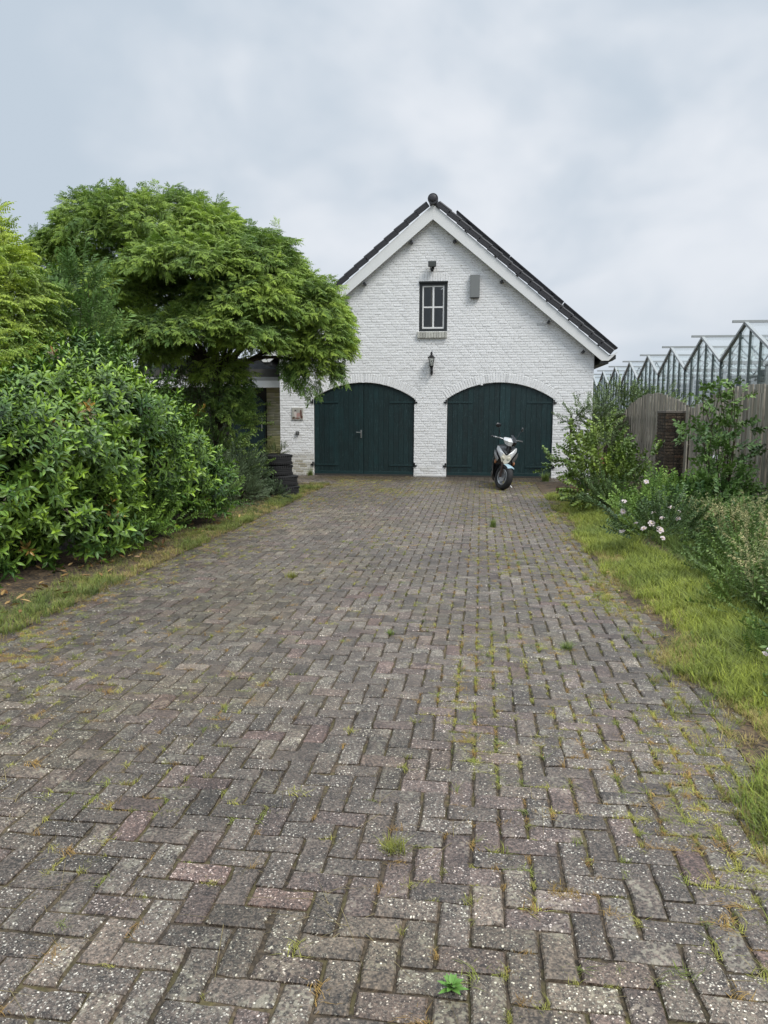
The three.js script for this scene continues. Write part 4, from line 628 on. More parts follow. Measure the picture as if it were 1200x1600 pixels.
// all prototypes: the twig starts at 0 and runs along +y, faces up along +z
function robiniaSpray(seed) {
  const r = rng(seed), t = new Tris(), L = 0.34, n = 8; let p = V(0, 0, 0), dir = V(0, 1, 0.2);
  const pts = []; for (let k = 0; k <= n; k++) { pts.push(p.clone()); dir.z -= 0.13; dir.x += jit(r, 0.1); dir.normalize(); p = p.clone().addScaledVector(dir, L / n); }
  for (let k = 0; k < n; k++) stick(t, pts[k].toArray(), pts[k + 1].toArray(), 0.0035 * (1 - k / n) + 0.0015, BARK);
  for (let k = 1; k <= n; k++) {
    const side = k % 2 ? 1 : -1, b = pts[k], fd = V(side * (0.95 - 0.55 * (k / n)) + jit(r, 0.3), 0.5 + jit(r, 0.3), -0.15 + jit(r, 0.35)).normalize(), fl = 0.175 * (0.8 + 0.4 * r()) * (k > n - 2 ? 0.8 : 1), up = V(jit(r, 0.3), -0.25, 1).normalize(), m = 6, e = 0.7 + 0.45 * r() + 0.4 * (k / n);
    const q = b.clone(), dd = fd.clone(); const s = dd.clone().cross(up).normalize();
    for (let j = 0; j < m; j++) {
      dd.z -= 0.11; dd.normalize(); q.addScaledVector(dd, fl / m); const nn = s.clone().cross(dd).normalize().addScaledVector(V(jit(r, 1), jit(r, 1), jit(r, 1)), 0.3);
      const c = e * (0.85 + 0.3 * r()), col = [c * (0.95 + 0.1 * e), c, c * 0.95], ll = 0.044 * (0.85 + 0.3 * r());
      if (j === m - 1) leaf(t, q.toArray(), dd.toArray(), nn.toArray(), ll, 0.023, col, { prof: [0.25, 1, 0], droop: 0.15 });
      else for (const w of [-1, 1]) leaf(t, q.toArray(), s.clone().multiplyScalar(w).addScaledVector(dd, 0.4).addScaledVector(nn, -0.2).toArray(), nn.toArray(), ll, 0.023, col, { prof: [0.3, 1, 0], droop: 0.3 });
    }
  }
  return t.build();
}
function laurelShoot(seed, nl = 12, len = 0.26, ll = 0.135, lw = 0.043) {
  const r = rng(seed), t = new Tris(); let p = V(0, 0, 0); stick(t, [0, 0, 0], [0, len, 0], 0.004, [0.5, 0.6, 0.3]);
  for (let k = 0; k < nl; k++) {
    const q = k / (nl - 1), a = k * 2.4 + jit(r, 0.35), tip = smooth(0.55, 1, q), out = mix(1.25, 0.45, tip), d = [Math.cos(a) * out, 0.75 + 0.5 * tip, Math.sin(a) * out], e = mix(0.72, 1.5, tip * (0.6 + 0.4 * r())) * (0.85 + 0.3 * r());
    leaf(t, [0, len * (0.12 + 0.88 * q), 0], d, [-Math.cos(a) * 0.8, 1, -Math.sin(a) * 0.8], ll * mix(1, 0.68, tip) * (0.85 + 0.3 * r()), lw * mix(1, 0.8, tip), [e * mix(0.95, 1.08, tip), e, e * mix(1, 0.7, tip)], { prof: [0.12, 0.68, 1, 0.95, 0.6, 0], fold: 0.26, droop: 0.34 + jit(r, 0.15) });
  }
  return t.build();
}
function ovateTwig(seed, nl, len, ll, lw, hang = 0.3, shape = [0.15, 0.9, 0.85, 0]) {
  const r = rng(seed), t = new Tris(), pts = []; let p = V(0, 0, 0), d = V(0, 1, 0.1); const n = 6; for (let k = 0; k <= n; k++) { pts.push(p.clone()); d.z -= hang * 0.12; d.x += jit(r, 0.12); d.normalize(); p = p.clone().addScaledVector(d, len / n); }
  for (let k = 0; k < n; k++) stick(t, pts[k].toArray(), pts[k + 1].toArray(), 0.0022, BARK);
  for (let k = 0; k < nl; k++) { const q = (k + 1) / nl, i = Math.min(n - 1, Math.floor(q * n)), b = pts[i].clone().lerp(pts[i + 1], q * n - i), side = k % 2 ? 1 : -1, e = (0.75 + 0.45 * r()) * mix(0.9, 1.25, q); leaf(t, b.toArray(), [side * (0.9 + jit(r, 0.3)), 0.6 + jit(r, 0.3), jit(r, 0.5) - hang], [jit(r, 0.4), -0.2, 1], ll * (0.75 + 0.5 * r()), lw * (0.8 + 0.4 * r()), [e, e, e * 0.95], { prof: shape, droop: 0.2 + hang * 0.3 }); }
  return t.build();
}
const oakTwig = (seed) => ovateTwig(seed, 11, 0.3, 0.1, 0.06, 0.1, [0.08, 0.42, 0.3, 0.75, 0.52, 1, 0.72, 0.85, 0.3, 0]);
function grassTuft(seed, nb, h, w, spread, lay = 0.5) {
  const r = rng(seed), t = new Tris(), z = [0, 0];
  for (let k = 0; k < nb; k++) {
    const a = r() * 6.283, l = h * (0.55 + 0.6 * r()), o = spread * Math.sqrt(r()), bx = Math.cos(a * 3.1) * o, bz = Math.sin(a * 3.1) * o, la = lay * (0.4 + r()), dx = Math.cos(a) * la, dz = Math.sin(a) * la, sx = -Math.sin(a) * w / 2, sz = Math.cos(a) * w / 2, e = 0.7 + 0.6 * r(), m = 3; let pv = null;
    for (let q = 0; q <= m; q++) { const s = q / m, x = bx + dx * l * s * s * 0.9 + dx * l * s * 0.2, y = l * s * (1 - 0.28 * la * s), zz = bz + dz * l * s * s * 0.9 + dz * l * s * 0.2, ww = (1 - s * 0.95), A = [x - sx * ww, y, zz - sz * ww], B = [x + sx * ww, y, zz + sz * ww], c = [e * mix(0.75, 1.15, s), e * mix(0.7, 1.1, s), e * mix(0.6, 0.9, s)]; if (pv) t.quad(pv[0], pv[1], B, A, z, z, z, z, c); pv = [A, B]; }
  }
  return t.build();
}
function seedGrass(seed, nb = 7, h = 0.8) {                           // tall grass with feathery, nodding heads
  const r = rng(seed), t = new Tris(), z = [0, 0];
  for (let k = 0; k < nb; k++) {
    const a = r() * 6.283, l = h * (0.75 + 0.4 * r()), la = 0.25 + 0.4 * r(), ox = jit(r, 0.07), oz = jit(r, 0.07); let pv = null; const m = 7;
    for (let q = 0; q <= m; q++) { const s = q / m, x = ox + Math.cos(a) * la * l * s * s, zz = oz + Math.sin(a) * la * l * s * s, y = l * (s - 0.2 * s * s * s * la * 2), P = [x, y, zz]; if (pv) stick(t, pv, P, 0.0016, [0.62, 0.75, 0.42]);
      if (q >= 4 && pv) for (let j = 0; j < 15; j++) { const f = r(), b = V(...pv).lerp(V(...P), f), e = 1.0 + 0.5 * r(), sp = 0.035 * (1.25 - s) + 0.006, aa = r() * 6.283; leaf(t, b.clone().add(V(Math.cos(aa) * sp * r(), -0.008 * r(), Math.sin(aa) * sp * r())).toArray(), [Math.cos(a) * 0.6 + jit(r, 0.5), 0.35 - s * 0.5 + jit(r, 0.4), Math.sin(a) * 0.6 + jit(r, 0.5)], [jit(r, 1), 1, jit(r, 1)], 0.026, 0.0085, [1.9 * e, 1.7 * e, 1.45 * e], { prof: [0.3, 1, 0], droop: 0.3 }); }
      pv = P; }
  }
  const g = grassTuft(seed + 1, 12, h * 0.62, 0.007, 0.08, 0.55); return merge([t.build(), g]);
}
function herbStem(seed, h = 0.45, pairs = 9, ll = 0.085, lw = 0.036) {
  const r = rng(seed), t = new Tris(); stick(t, [0, 0, 0], [jit(r, 0.04), h, jit(r, 0.04)], 0.003, [0.6, 0.7, 0.4]);
  for (let k = 0; k < pairs; k++) { const q = (k + 1) / pairs, a = k * 1.6 + jit(r, 0.3); for (const s of [0, Math.PI]) { const e = (0.75 + 0.35 * r()) * mix(0.75, 1.35, q); leaf(t, [0, h * (0.15 + 0.85 * q), 0], [Math.cos(a + s), 0.35 - 0.3 * (1 - q), Math.sin(a + s)], [0, 1, 0], ll * mix(1.1, 0.55, q) * (0.8 + 0.4 * r()), lw * mix(1.1, 0.6, q), [e, e, e * 0.9], { prof: [0.3, 1, 0.7, 0], droop: 0.35 }); } }
  return t.build();
}
function frame(d, up, spin = 0) { d = d.clone().normalize(); let s = d.clone().cross(up); if (s.lengthSq() < 1e-5) s = d.clone().cross(V(1, 0, 0.1)); s.normalize(); const n = s.clone().cross(d).normalize(), m = new THREE.Matrix4().makeBasis(s, d, n); return spin ? m.multiply(new THREE.Matrix4().makeRotationY(spin)) : m; }
const lerpC = (a, b, t) => rgb(mix(a[0], b[0], t), mix(a[1], b[1], t), mix(a[2], b[2], t));
// sprays spread over the upper shell (and through the volume) of ellipsoid clumps [x, y, z, rx, ry, rz, count]
function scatter(clumps, r, { shell = 0.45, low = -0.35, dir = 'out', rise = 0.3, sc = [0.8, 1.2], spin = 0.5, colors, bright = 0.5, wobble = 0.35, hide = 0.62, tmix = 0.35, lump = 2.2 }) {
  const out = [];
  for (const [i, [x, y, z, rx, ry, rz, n]] of clumps.entries()) for (let k = 0; k < n; k++) {
    const uy = mix(low, 1, r()), ph = r() * 6.283, ur = Math.sqrt(Math.max(0, 1 - uy * uy)), dirv = V(Math.cos(ph) * ur, uy, Math.sin(ph) * ur), wob = 1 + wobble * (noise3(dirv.x * lump + i * 7, dirv.y * lump, dirv.z * lump + 3) - 0.5) * 2, q = (1 - shell * r() * r()) * wob, p = V(x + dirv.x * rx * q, y + dirv.y * ry * q, z + dirv.z * rz * q);
    if (p.y < 0.03) continue;
    let buried = false; for (const [j, c] of clumps.entries()) if (j !== i && ((p.x - c[0]) / c[3]) ** 2 + ((p.y - c[1]) / c[4]) ** 2 + ((p.z - c[2]) / c[5]) ** 2 < hide * hide) { buried = r() < 0.85; if (buried) break; }
    if (buried) continue;
    const nrm = V(dirv.x / rx, dirv.y / ry, dirv.z / rz).normalize(); let d;
    if (dir === 'out') d = nrm.clone().add(V(0, rise, 0)); else d = V(nrm.x, 0, nrm.z).multiplyScalar(1).add(V(jit(r, 0.5), rise + 0.35 * nrm.y, jit(r, 0.5)));
    d.add(V(jit(r, 0.4), jit(r, 0.3), jit(r, 0.4)));
    const up = dir === 'out' ? V(0, 1, 0).addScaledVector(nrm, 0.3) : nrm.clone().add(V(0, 0.6, 0)), s = mix(sc[0], sc[1], r()), m = frame(d, up, jit(r, spin)); m.scale(V(s, s, s)); m.setPosition(p);
    const t = clamp(tmix + bright * (r() - 0.5) + 0.9 * (noise3(p.x * 1.6, p.y * 1.6 + 5, p.z * 1.6) - 0.5)); out.push({ m, c: lerpC(colors[0], colors[1], t), p, d });
  }
  return out;
}
function branches(root, ends, r, r0, r1, sag = 0.1) { return ends.map(([x, y, z, k = 1]) => { const e = V(x, y, z), a = V(...root), m = a.clone().lerp(e, 0.5).add(V(jit(r, 0.15), sag * e.distanceTo(a) + jit(r, 0.1), jit(r, 0.15))); return tube([a, m, e], r0 * k, r1, 6, 10); }); }

const spray = robiniaSpray(1), spray2 = robiniaSpray(2);
// ---------------------------------------------------------------- the big umbrella-shaped tree
{
  const r = rng(500), Z = 5.0;
  const T = thing('umbrella_tree', 'broad umbrella-shaped green tree overhanging the left side of the house', 'tree');
  part('trunk', [tube([[-5.05, -0.05, Z - 0.1], [-5.0, 0.8, Z], [-5.08, 1.6, Z], [-5.0, 2.3, Z]], 0.13, 0.1, 10, 14), tube([[-5.0, 1.3, Z], [-4.7, 1.9, Z + 0.1], [-4.4, 2.6, Z + 0.1]], 0.06, 0.04, 8, 10)], barkMat, T);
  const C = [
    [-7.35, 4.95, Z - 0.2, 1.0, 0.72, 1.1, 480], [-6.3, 4.95, Z - 0.1, 1.25, 0.85, 1.35, 760], [-5.1, 4.62, Z - 0.1, 1.15, 0.85, 1.35, 760], [-4.1, 4.0, Z, 1.0, 0.9, 1.2, 680], [-3.3, 3.35, Z, 0.76, 0.75, 0.95, 480], [-2.9, 2.8, Z + 0.1, 0.42, 0.6, 0.5, 300], [-3.0, 2.42, Z + 0.15, 0.32, 0.36, 0.36, 120],
    [-8.15, 4.2, Z, 0.66, 0.85, 0.85, 360], [-6.9, 3.72, Z + 1.1, 0.95, 0.32, 0.62, 400], [-5.15, 4.12, Z + 1.15, 1.15, 0.5, 0.75, 560], [-4.2, 3.4, Z + 0.95, 0.85, 0.6, 0.7, 420],
    [-6.5, 3.05, Z + 1.15, 0.9, 0.26, 0.55, 300], [-5.0, 2.9, Z + 1.25, 1.15, 0.36, 0.65, 520], [-4.0, 2.85, Z + 0.75, 0.6, 0.36, 0.55, 240], [-6.3, 2.65, Z + 1.0, 0.9, 0.32, 0.6, 270],
    [-6.0, 4.1, Z - 1.3, 2.2, 1.4, 1.2, 420], [-4.3, 3.6, Z - 1.2, 1.1, 0.9, 0.9, 200], [-6.4, 3.9, Z + 0.1, 1.0, 0.8, 0.8, 300], [-5.2, 3.5, Z + 0.1, 1.2, 0.5, 0.8, 240], [-4.75, 2.25, Z + 0.6, 0.4, 0.3, 0.35, 60], [-4.55, 1.75, Z + 0.6, 0.24, 0.4, 0.26, 40],
  ];
  const ends = C.slice(0, 14).map((c) => [c[0], c[1] + c[4] * 0.2, c[2]]);
  part('branch', branches([-5.0, 2.25, Z], ends, r, 0.06, 0.012, 0.12), barkMat, T);
  const twigs = []; for (let k = 0; k < 90; k++) { const x = -5.9 + r() * 1.35, z = Z + jit(r, 0.9), y = 2.6 + r() * 0.9; twigs.push(tube([[x, y, z], [x + jit(r, 0.1), y - 0.5, z + jit(r, 0.1)], [x + jit(r, 0.18), y - 0.8 - r() * 0.7, z + jit(r, 0.15)]], 0.006, 0.003, 4, 5)); } part('hanging_twig', twigs, barkMat, T, { kind: 'stuff' });
  const list = scatter(C.map((c) => [c[0] - 0.04, c[1] - 0.17 * smooth(3.2, 4.6, c[1]), ...c.slice(2, 6), c[6] * 1.5]), r, { shell: 0.45, low: -0.15, dir: 'droop', rise: -0.04, sc: [0.6, 0.95], spin: 0.5, bright: 0.65, colors: [[0.06, 0.14, 0.022], [0.26, 0.39, 0.045]], tmix: 0.48, wobble: 0.34 });
  // the long trailing twigs over the white wall
  for (const [x, y, z, n] of [[-3.55, 2.55, Z + 0.5, 16], [-3.3, 2.3, Z + 0.5, 10], [-3.15, 2.12, Z + 0.5, 5], [-2.65, 2.5, Z + 0.1, 10], [-4.3, 2.35, Z + 0.5, 6], [-4.5, 2.0, Z + 0.5, 12], [-4.5, 1.7, Z + 0.4, 8]]) for (let k = 0; k < n; k++) { const m = frame(V(0.5 + jit(r, 0.5), -0.8, jit(r, 0.5)), V(0.3, 1, 0.6), 0); const s = 0.7 + 0.35 * r(); m.scale(V(s, s, s)); m.setPosition(x + jit(r, 0.16), y + jit(r, 0.16), z + jit(r, 0.15)); list.push({ m, c: lerpC([0.06, 0.14, 0.025], [0.13, 0.24, 0.035], r()) }); }
  copies('crown', spray, softLeaf, T, list.filter((_, k) => k % 2)); copies('crown', spray2, softLeaf, T, list.filter((_, k) => !(k % 2)));
}
// the yellower tree at the left edge
{
  const r = rng(520), T = thing('yellow_green_tree', 'yellow-green leafy tree cut off by the left edge behind the laurel', 'tree');
  const C = [[-6.9, 3.3, 10.2, 0.95, 0.75, 1.0, 420], [-7.15, 3.75, 10.0, 0.75, 0.55, 0.8, 230], [-6.25, 2.85, 10.3, 0.62, 0.7, 0.7, 330], [-5.95, 2.35, 10.5, 0.48, 0.55, 0.6, 240], [-6.5, 2.45, 10.9, 0.85, 0.65, 0.7, 330], [-6.2, 1.9, 11.3, 0.8, 0.6, 0.6, 330], [-5.75, 1.6, 11.3, 0.4, 0.4, 0.5, 120]];
  part('trunk', tube([[-6.8, -0.05, 10], [-6.75, 1.2, 10.05], [-6.8, 3.2, 10]], 0.11, 0.06, 9, 12), barkMat, T); part('branch', branches([-6.78, 2, 10], C.map((c) => [c[0], c[1], c[2]]), r, 0.045, 0.012), barkMat, T);
  const list = scatter(C, r, { shell: 0.5, low: -0.3, dir: 'droop', rise: 0.05, sc: [0.7, 1.05], spin: 0.6, colors: [[0.08, 0.17, 0.024], [0.33, 0.44, 0.04]], tmix: 0.48, bright: 0.6, wobble: 0.34 });
  copies('crown', spray, softLeaf, T, list);
}
// ---------------------------------------------------------------- laurel hedge: nearest leaves one by one, the rest in shoots
{
  const r = rng(530), shoot = laurelShoot(3), H = thing('laurel_hedge', 'large glossy-leaved laurel hedge along the left side of the drive', 'hedge');
  const C = [[-4.95, 0.8, 12.6, 0.85, 0.8, 1.0, 330], [-4.8, 1.2, 11.9, 0.95, 0.65, 1.0, 300], [-4.55, 0.9, 11.0, 0.85, 0.95, 1.0, 320], [-4.65, 1.55, 10.9, 0.9, 0.55, 0.9, 240], [-4.4, 0.85, 9.7, 0.72, 0.85, 0.9, 280], [-4.75, 1.5, 9.7, 0.72, 0.5, 0.8, 170], [-4.5, 0.75, 8.9, 0.55, 0.7, 0.6, 170], [-5.1, 1.95, 10.1, 0.62, 0.42, 0.7, 130], [-5.3, 0.9, 13.3, 0.8, 0.7, 0.8, 140], [-4.35, 0.8, 9.1, 0.42, 0.5, 0.5, 90], [-4.05, 0.42, 9.0, 0.4, 0.34, 0.55, 110], [-4.9, 0.4, 12.9, 0.55, 0.4, 0.8, 170], [-4.3, 0.35, 11.6, 0.5, 0.4, 0.9, 160], [-5.2, 1.5, 11.6, 0.7, 0.4, 0.8, 120]];
  part('stem', C.flatMap((c) => branches([c[0] - 0.2, 0, c[2] - 0.1], [[c[0] + jit(r, 0.3), c[1], c[2] + jit(r, 0.3)], [c[0] + jit(r, 0.3), c[1] * 0.9, c[2] + jit(r, 0.4)]], r, 0.022, 0.008)), barkMat, H);
  const list = scatter(C.map((c) => [...c.slice(0, 6), c[6] * 2.5]), r, { shell: 0.55, low: -0.6, dir: 'out', rise: 0.3, sc: [0.5, 0.95], lump: 3.4, spin: 3.1, colors: [[0.036, 0.098, 0.016], [0.2, 0.325, 0.042]], tmix: 0.38, bright: 0.7, wobble: 0.5 });
  for (const e of list) if (r() < 0.01) e.c = lerpC([0.12, 0.06, 0.02], [0.25, 0.16, 0.04], r());
  const eye = camera.position, near = list.filter((e) => e.p.x > -4.9 && e.p.z < 13.4).sort((a, b) => a.p.distanceTo(eye) - b.p.distanceTo(eye)).slice(0, 30), nearSet = new Set(near);
  copies('foliage', shoot, glossLeaf, H, list.filter((e) => !nearSet.has(e)));
  // single leaves on the shoots nearest to the viewer
  const one = [0, 1, 2, 3].map((k) => { const t = new Tris(), q = rng(60 + k); leaf(t, [0, 0, 0], [0, 1, 0], [0, 0, 1], 0.135, 0.044, [1, 1, 1], { prof: [0.12, 0.68, 1, 0.95, 0.6, 0], fold: 0.26, droop: 0.15 + 0.2 * q() }); return t.build(); });
  const mats = [[0.055, 0.12, 0.022], [0.1, 0.2, 0.03], [0.16, 0.28, 0.04], [0.24, 0.36, 0.05]].map((c) => std({ color: rgb(...c), roughness: 0.36, side: THREE.DoubleSide }));
  const twig = new THREE.CylinderGeometry(0.003, 0.005, 0.3, 5); twig.translate(0, 0.15, 0); const twigs = [];
  for (const e of near) {
    const t = twig.clone(); t.applyMatrix4(e.m); twigs.push(t);
    for (let k = 0; k < 10; k++) { const q = k / 9, a = k * 2.4 + r(), tip = smooth(0.55, 1, q), d = V(Math.cos(a) * mix(1.25, 0.45, tip), 0.75 + 0.5 * tip, Math.sin(a) * mix(1.25, 0.45, tip)), s = mix(1, 0.7, tip) * (0.85 + 0.3 * r()), m = frame(d, V(-Math.cos(a) * 0.8, 1, -Math.sin(a) * 0.8)); m.scale(V(s, s, s)); m.setPosition(0, 0.3 * (0.12 + 0.88 * q), 0); m.premultiply(e.m);
      const L = part('leaf', one[(r() * 4) | 0], mats[clamp(Math.floor(tip * 1.6 + r() * 2.2), 0, 3)], H); m.decompose(L.position, L.quaternion, L.scale); }
  }
  part('shoot_stem', twigs, stemMat, H, { kind: 'stuff' });
}
// upright narrow-leaved shrub rising behind the laurel
function bush({ name, label, cat = 'shrub', clumps, proto, mat = semiLeaf, seed, opt, root, group, stems = true }) {
  const r = rng(seed), T = thing(name, label, cat, [0, 0, 0], 0, group); root = root || [clumps[0][0], 0, clumps[0][2]];
  if (stems) part('stem', clumps.flatMap((c) => branches(root, [[c[0] + jit(r, c[3] * 0.4), c[1] + c[4] * 0.4, c[2] + jit(r, c[5] * 0.4)], [c[0] + jit(r, c[3] * 0.6), c[1], c[2] + jit(r, c[5] * 0.6)]], r, 0.014, 0.004, 0.05)), stemMat, T);
  copies('foliage', proto, mat, T, scatter(clumps, r, opt)); return T;
}
const willowy = ovateTwig(21, 18, 0.4, 0.1, 0.022, 0.15), birchy = ovateTwig(22, 12, 0.32, 0.062, 0.042, 0.45), tiny = ovateTwig(23, 26, 0.26, 0.03, 0.015, 0.15), small = ovateTwig(24, 18, 0.3, 0.042, 0.024, 0.25), oak = oakTwig(25), fine = ovateTwig(26, 40, 0.24, 0.022, 0.007, 0.05);
bush({ name: 'upright_shrub', label: 'tall narrow-leaved shrub between the yellow-green tree and the umbrella tree', clumps: [[-5.4, 2.9, 9.4, 0.28, 0.6, 0.3, 110], [-5.2, 2.5, 9.4, 0.32, 0.5, 0.35, 80], [-5.35, 3.35, 9.3, 0.14, 0.28, 0.16, 22]], proto: willowy, seed: 540, opt: { shell: 0.8, low: -0.5, rise: 0.9, sc: [0.55, 0.95], spin: 3, colors: [[0.06, 0.13, 0.03], [0.14, 0.24, 0.05]] } });
bush({ name: 'climber_shrub', label: 'leafy climbing shrub under the umbrella tree beside the annex door', clumps: [[-4.75, 0.9, 5.9, 0.5, 0.9, 0.45, 200], [-4.6, 1.5, 5.6, 0.4, 0.5, 0.4, 100], [-4.45, 0.6, 5.5, 0.4, 0.6, 0.4, 90]], proto: small, seed: 541, opt: { shell: 0.8, low: -0.9, rise: 0.2, sc: [0.8, 1.3], spin: 3, colors: [[0.06, 0.12, 0.025], [0.18, 0.26, 0.05]] } });
bush({ name: 'spirea_shrub', label: 'low grey-green fine-leaved shrub in front of the tyre stack', clumps: [[-4.3, 0.4, 6.1, 0.42, 0.46, 0.5, 560], [-4.1, 0.3, 5.65, 0.2, 0.36, 0.26, 200], [-4.4, 0.4, 7.1, 0.42, 0.4, 0.6, 460], [-4.05, 0.22, 6.7, 0.34, 0.24, 0.5, 320], [-3.78, 0.1, 5.8, 0.25, 0.14, 0.25, 110]], proto: small, seed: 542, opt: { shell: 0.8, low: -0.6, rise: 0.35, sc: [0.4, 0.7], spin: 3, colors: [[0.04, 0.07, 0.03], [0.1, 0.14, 0.07]] } });
bush({ name: 'hedge_foot_shrub', label: 'small-leaved low shrub at the foot of the laurel hedge', clumps: [[-3.95, 0.25, 10.9, 0.35, 0.3, 0.6, 110], [-4.0, 0.25, 9.6, 0.35, 0.28, 0.6, 100], [-4.15, 0.3, 8.2, 0.4, 0.35, 0.6, 120]], proto: small, seed: 543, opt: { shell: 0.8, low: -0.4, rise: 0.5, sc: [0.7, 1.1], spin: 3, colors: [[0.05, 0.11, 0.02], [0.16, 0.26, 0.04]] } });
bush({ name: 'background_shrub', label: 'dense leafy shrubs filling the gap behind the umbrella tree trunk', clumps: [[-6.6, 1.1, 4.6, 1.1, 1.5, 0.8, 520], [-7.8, 1.6, 6, 1.0, 1.6, 1.0, 320], [-5.7, 0.7, 6.5, 0.6, 0.9, 0.6, 200], [-5.2, 0.9, 7.4, 0.6, 0.9, 0.6, 190], [-5.75, 1.7, 3.6, 0.5, 0.9, 0.5, 240], [-7.6, 1.6, 3.2, 1.3, 1.7, 0.7, 380]], proto: small, seed: 544, opt: { shell: 0.8, low: -0.8, rise: 0.3, sc: [1, 1.5], spin: 3, colors: [[0.06, 0.13, 0.03], [0.18, 0.28, 0.05]] } });
bush({ name: 'tyre_plant', label: 'small plant growing out of the topmost tyre', cat: 'plant', clumps: [[-3.92, 0.84, 5.0, 0.22, 0.12, 0.22, 60]], root: [-3.92, 0.6, 5.0], proto: small, seed: 545, opt: { shell: 1, low: -0.3, rise: 0.5, sc: [0.3, 0.5], spin: 3, colors: [[0.08, 0.12, 0.03], [0.17, 0.2, 0.06]] } });
// right-hand side
bush({ name: 'birch_shrub', label: 'loose light green shrub by the right garage door above the crate', clumps: [[2.0, 0.8, 6.2, 0.45, 0.4, 0.45, 110], [2.0, 0.4, 6.6, 0.5, 0.36, 0.5, 120], [1.75, 0.75, 5.6, 0.3, 0.36, 0.3, 45], [2.4, 0.48, 6.6, 0.4, 0.36, 0.42, 90], [1.48, 0.7, 5.4, 0.25, 0.16, 0.25, 9], [2.1, 1.25, 5.9, 0.15, 0.25, 0.16, 12], [2.62, 0.9, 6.9, 0.22, 0.15, 0.25, 8]], proto: birchy, seed: 550, opt: { shell: 0.8, low: -0.6, rise: 0.35, sc: [0.75, 1.2], spin: 3, colors: [[0.05, 0.1, 0.02], [0.2, 0.28, 0.04]], tmix: 0.42 } });
bush({ name: 'wall_shrub', label: 'grey-green small-leaved shrub at the house corner before the brick pier', clumps: [[2.5, 1.35, 2.3, 0.38, 0.5, 0.4, 120], [2.15, 1.5, 2.4, 0.35, 0.28, 0.3, 36], [2.55, 0.6, 2.6, 0.42, 0.6, 0.4, 110], [1.95, 1.45, 2.5, 0.2, 0.22, 0.2, 10]], proto: small, seed: 551, opt: { shell: 0.9, low: -0.8, rise: 0.3, sc: [0.8, 1.2], spin: 3, colors: [[0.06, 0.1, 0.035], [0.16, 0.22, 0.07]] } });
bush({ name: 'corner_shrub', label: 'light green shrub rising behind the far brick pier and fence', clumps: [[3.5, 1.75, -1.5, 0.75, 0.6, 0.5, 260], [4.4, 1.6, -1.6, 0.7, 0.6, 0.5, 220], [3.1, 1.2, -1.4, 0.4, 0.8, 0.4, 120], [4.9, 1.3, -0.6, 0.5, 0.6, 0.6, 120]], proto: small, seed: 556, opt: { shell: 0.9, low: -0.8, rise: 0.3, sc: [0.8, 1.2], spin: 3, colors: [[0.07, 0.12, 0.035], [0.2, 0.28, 0.07]] } });
bush({ name: 'bed_undergrowth', label: 'mixed low green undergrowth in the right bed in front of the tall grass', cat: 'plants', clumps: [[2.45, 0.16, 12.2, 0.35, 0.22, 0.6, 110], [2.5, 0.2, 13.4, 0.35, 0.26, 0.5, 100], [2.7, 0.2, 11.3, 0.45, 0.22, 0.5, 110], [3.0, 0.2, 10.2, 0.5, 0.25, 0.5, 100], [2.25, 0.16, 14.3, 0.3, 0.22, 0.5, 90], [2.15, 0.1, 13.2, 0.28, 0.16, 0.5, 70], [2.05, 0.1, 15.3, 0.28, 0.18, 0.4, 70]], proto: small, seed: 557, opt: { shell: 0.9, low: -0.3, rise: 0.6, sc: [0.5, 0.95], spin: 3, colors: [[0.04, 0.085, 0.02], [0.15, 0.23, 0.045]] } });
{
  const O = bush({ name: 'oak_sapling', label: 'young lobed-leaf oak sapling standing against the board fence', cat: 'tree', clumps: [[3.28, 0.42, 8.3, 0.55, 0.44, 0.5, 240], [3.4, 1.02, 8.1, 0.36, 0.2, 0.36, 60], [3.05, 1.28, 8.3, 0.4, 0.09, 0.22, 26], [3.58, 1.4, 7.9, 0.25, 0.16, 0.25, 26], [3.38, 1.66, 8.0, 0.16, 0.14, 0.16, 13], [3.62, 1.88, 7.8, 0.14, 0.1, 0.14, 9], [3.02, 1.85, 8.2, 0.16, 0.05, 0.12, 6], [3.32, 1.98, 8.0, 0.08, 0.08, 0.1, 5], [3.0, 0.3, 8.9, 0.42, 0.3, 0.4, 110]], proto: oak, mat: semiLeaf, seed: 552, root: [3.45, 0, 8.0], opt: { shell: 0.8, low: -0.5, rise: 0.25, sc: [0.5, 0.8], spin: 1.2, colors: [[0.045, 0.1, 0.03], [0.16, 0.27, 0.045]], tmix: 0.42, dir: 'droop' } });
  part('trunk', tube([[3.45, 0, 8.0], [3.42, 0.8, 8.02], [3.5, 1.5, 7.95], [3.55, 2.0, 7.85]], 0.025, 0.008, 7, 12), barkMat, O);
}
bush({ name: 'bright_shrub', label: 'low bright green shrub between the light shrub and the oak sapling', clumps: [[2.35, 0.25, 8.6, 0.42, 0.3, 0.5, 130], [2.75, 0.32, 8.2, 0.38, 0.3, 0.4, 110], [2.2, 0.18, 9.4, 0.4, 0.2, 0.4, 90]], proto: small, seed: 553, opt: { shell: 0.9, low: -0.4, rise: 0.6, sc: [0.7, 1.1], spin: 3, colors: [[0.06, 0.13, 0.025], [0.19, 0.3, 0.05]], tmix: 0.55 } });
bush({ name: 'crate_shrub', label: 'low leafy shrub beside the wooden crate at the drive edge', clumps: [[1.85, 0.2, 6.3, 0.3, 0.22, 0.5, 90], [2.0, 0.25, 7.4, 0.35, 0.28, 0.5, 100]], proto: small, seed: 554, opt: { shell: 0.9, low: -0.4, rise: 0.6, sc: [0.6, 1.0], spin: 3, colors: [[0.035, 0.075, 0.02], [0.1, 0.16, 0.05]] } });
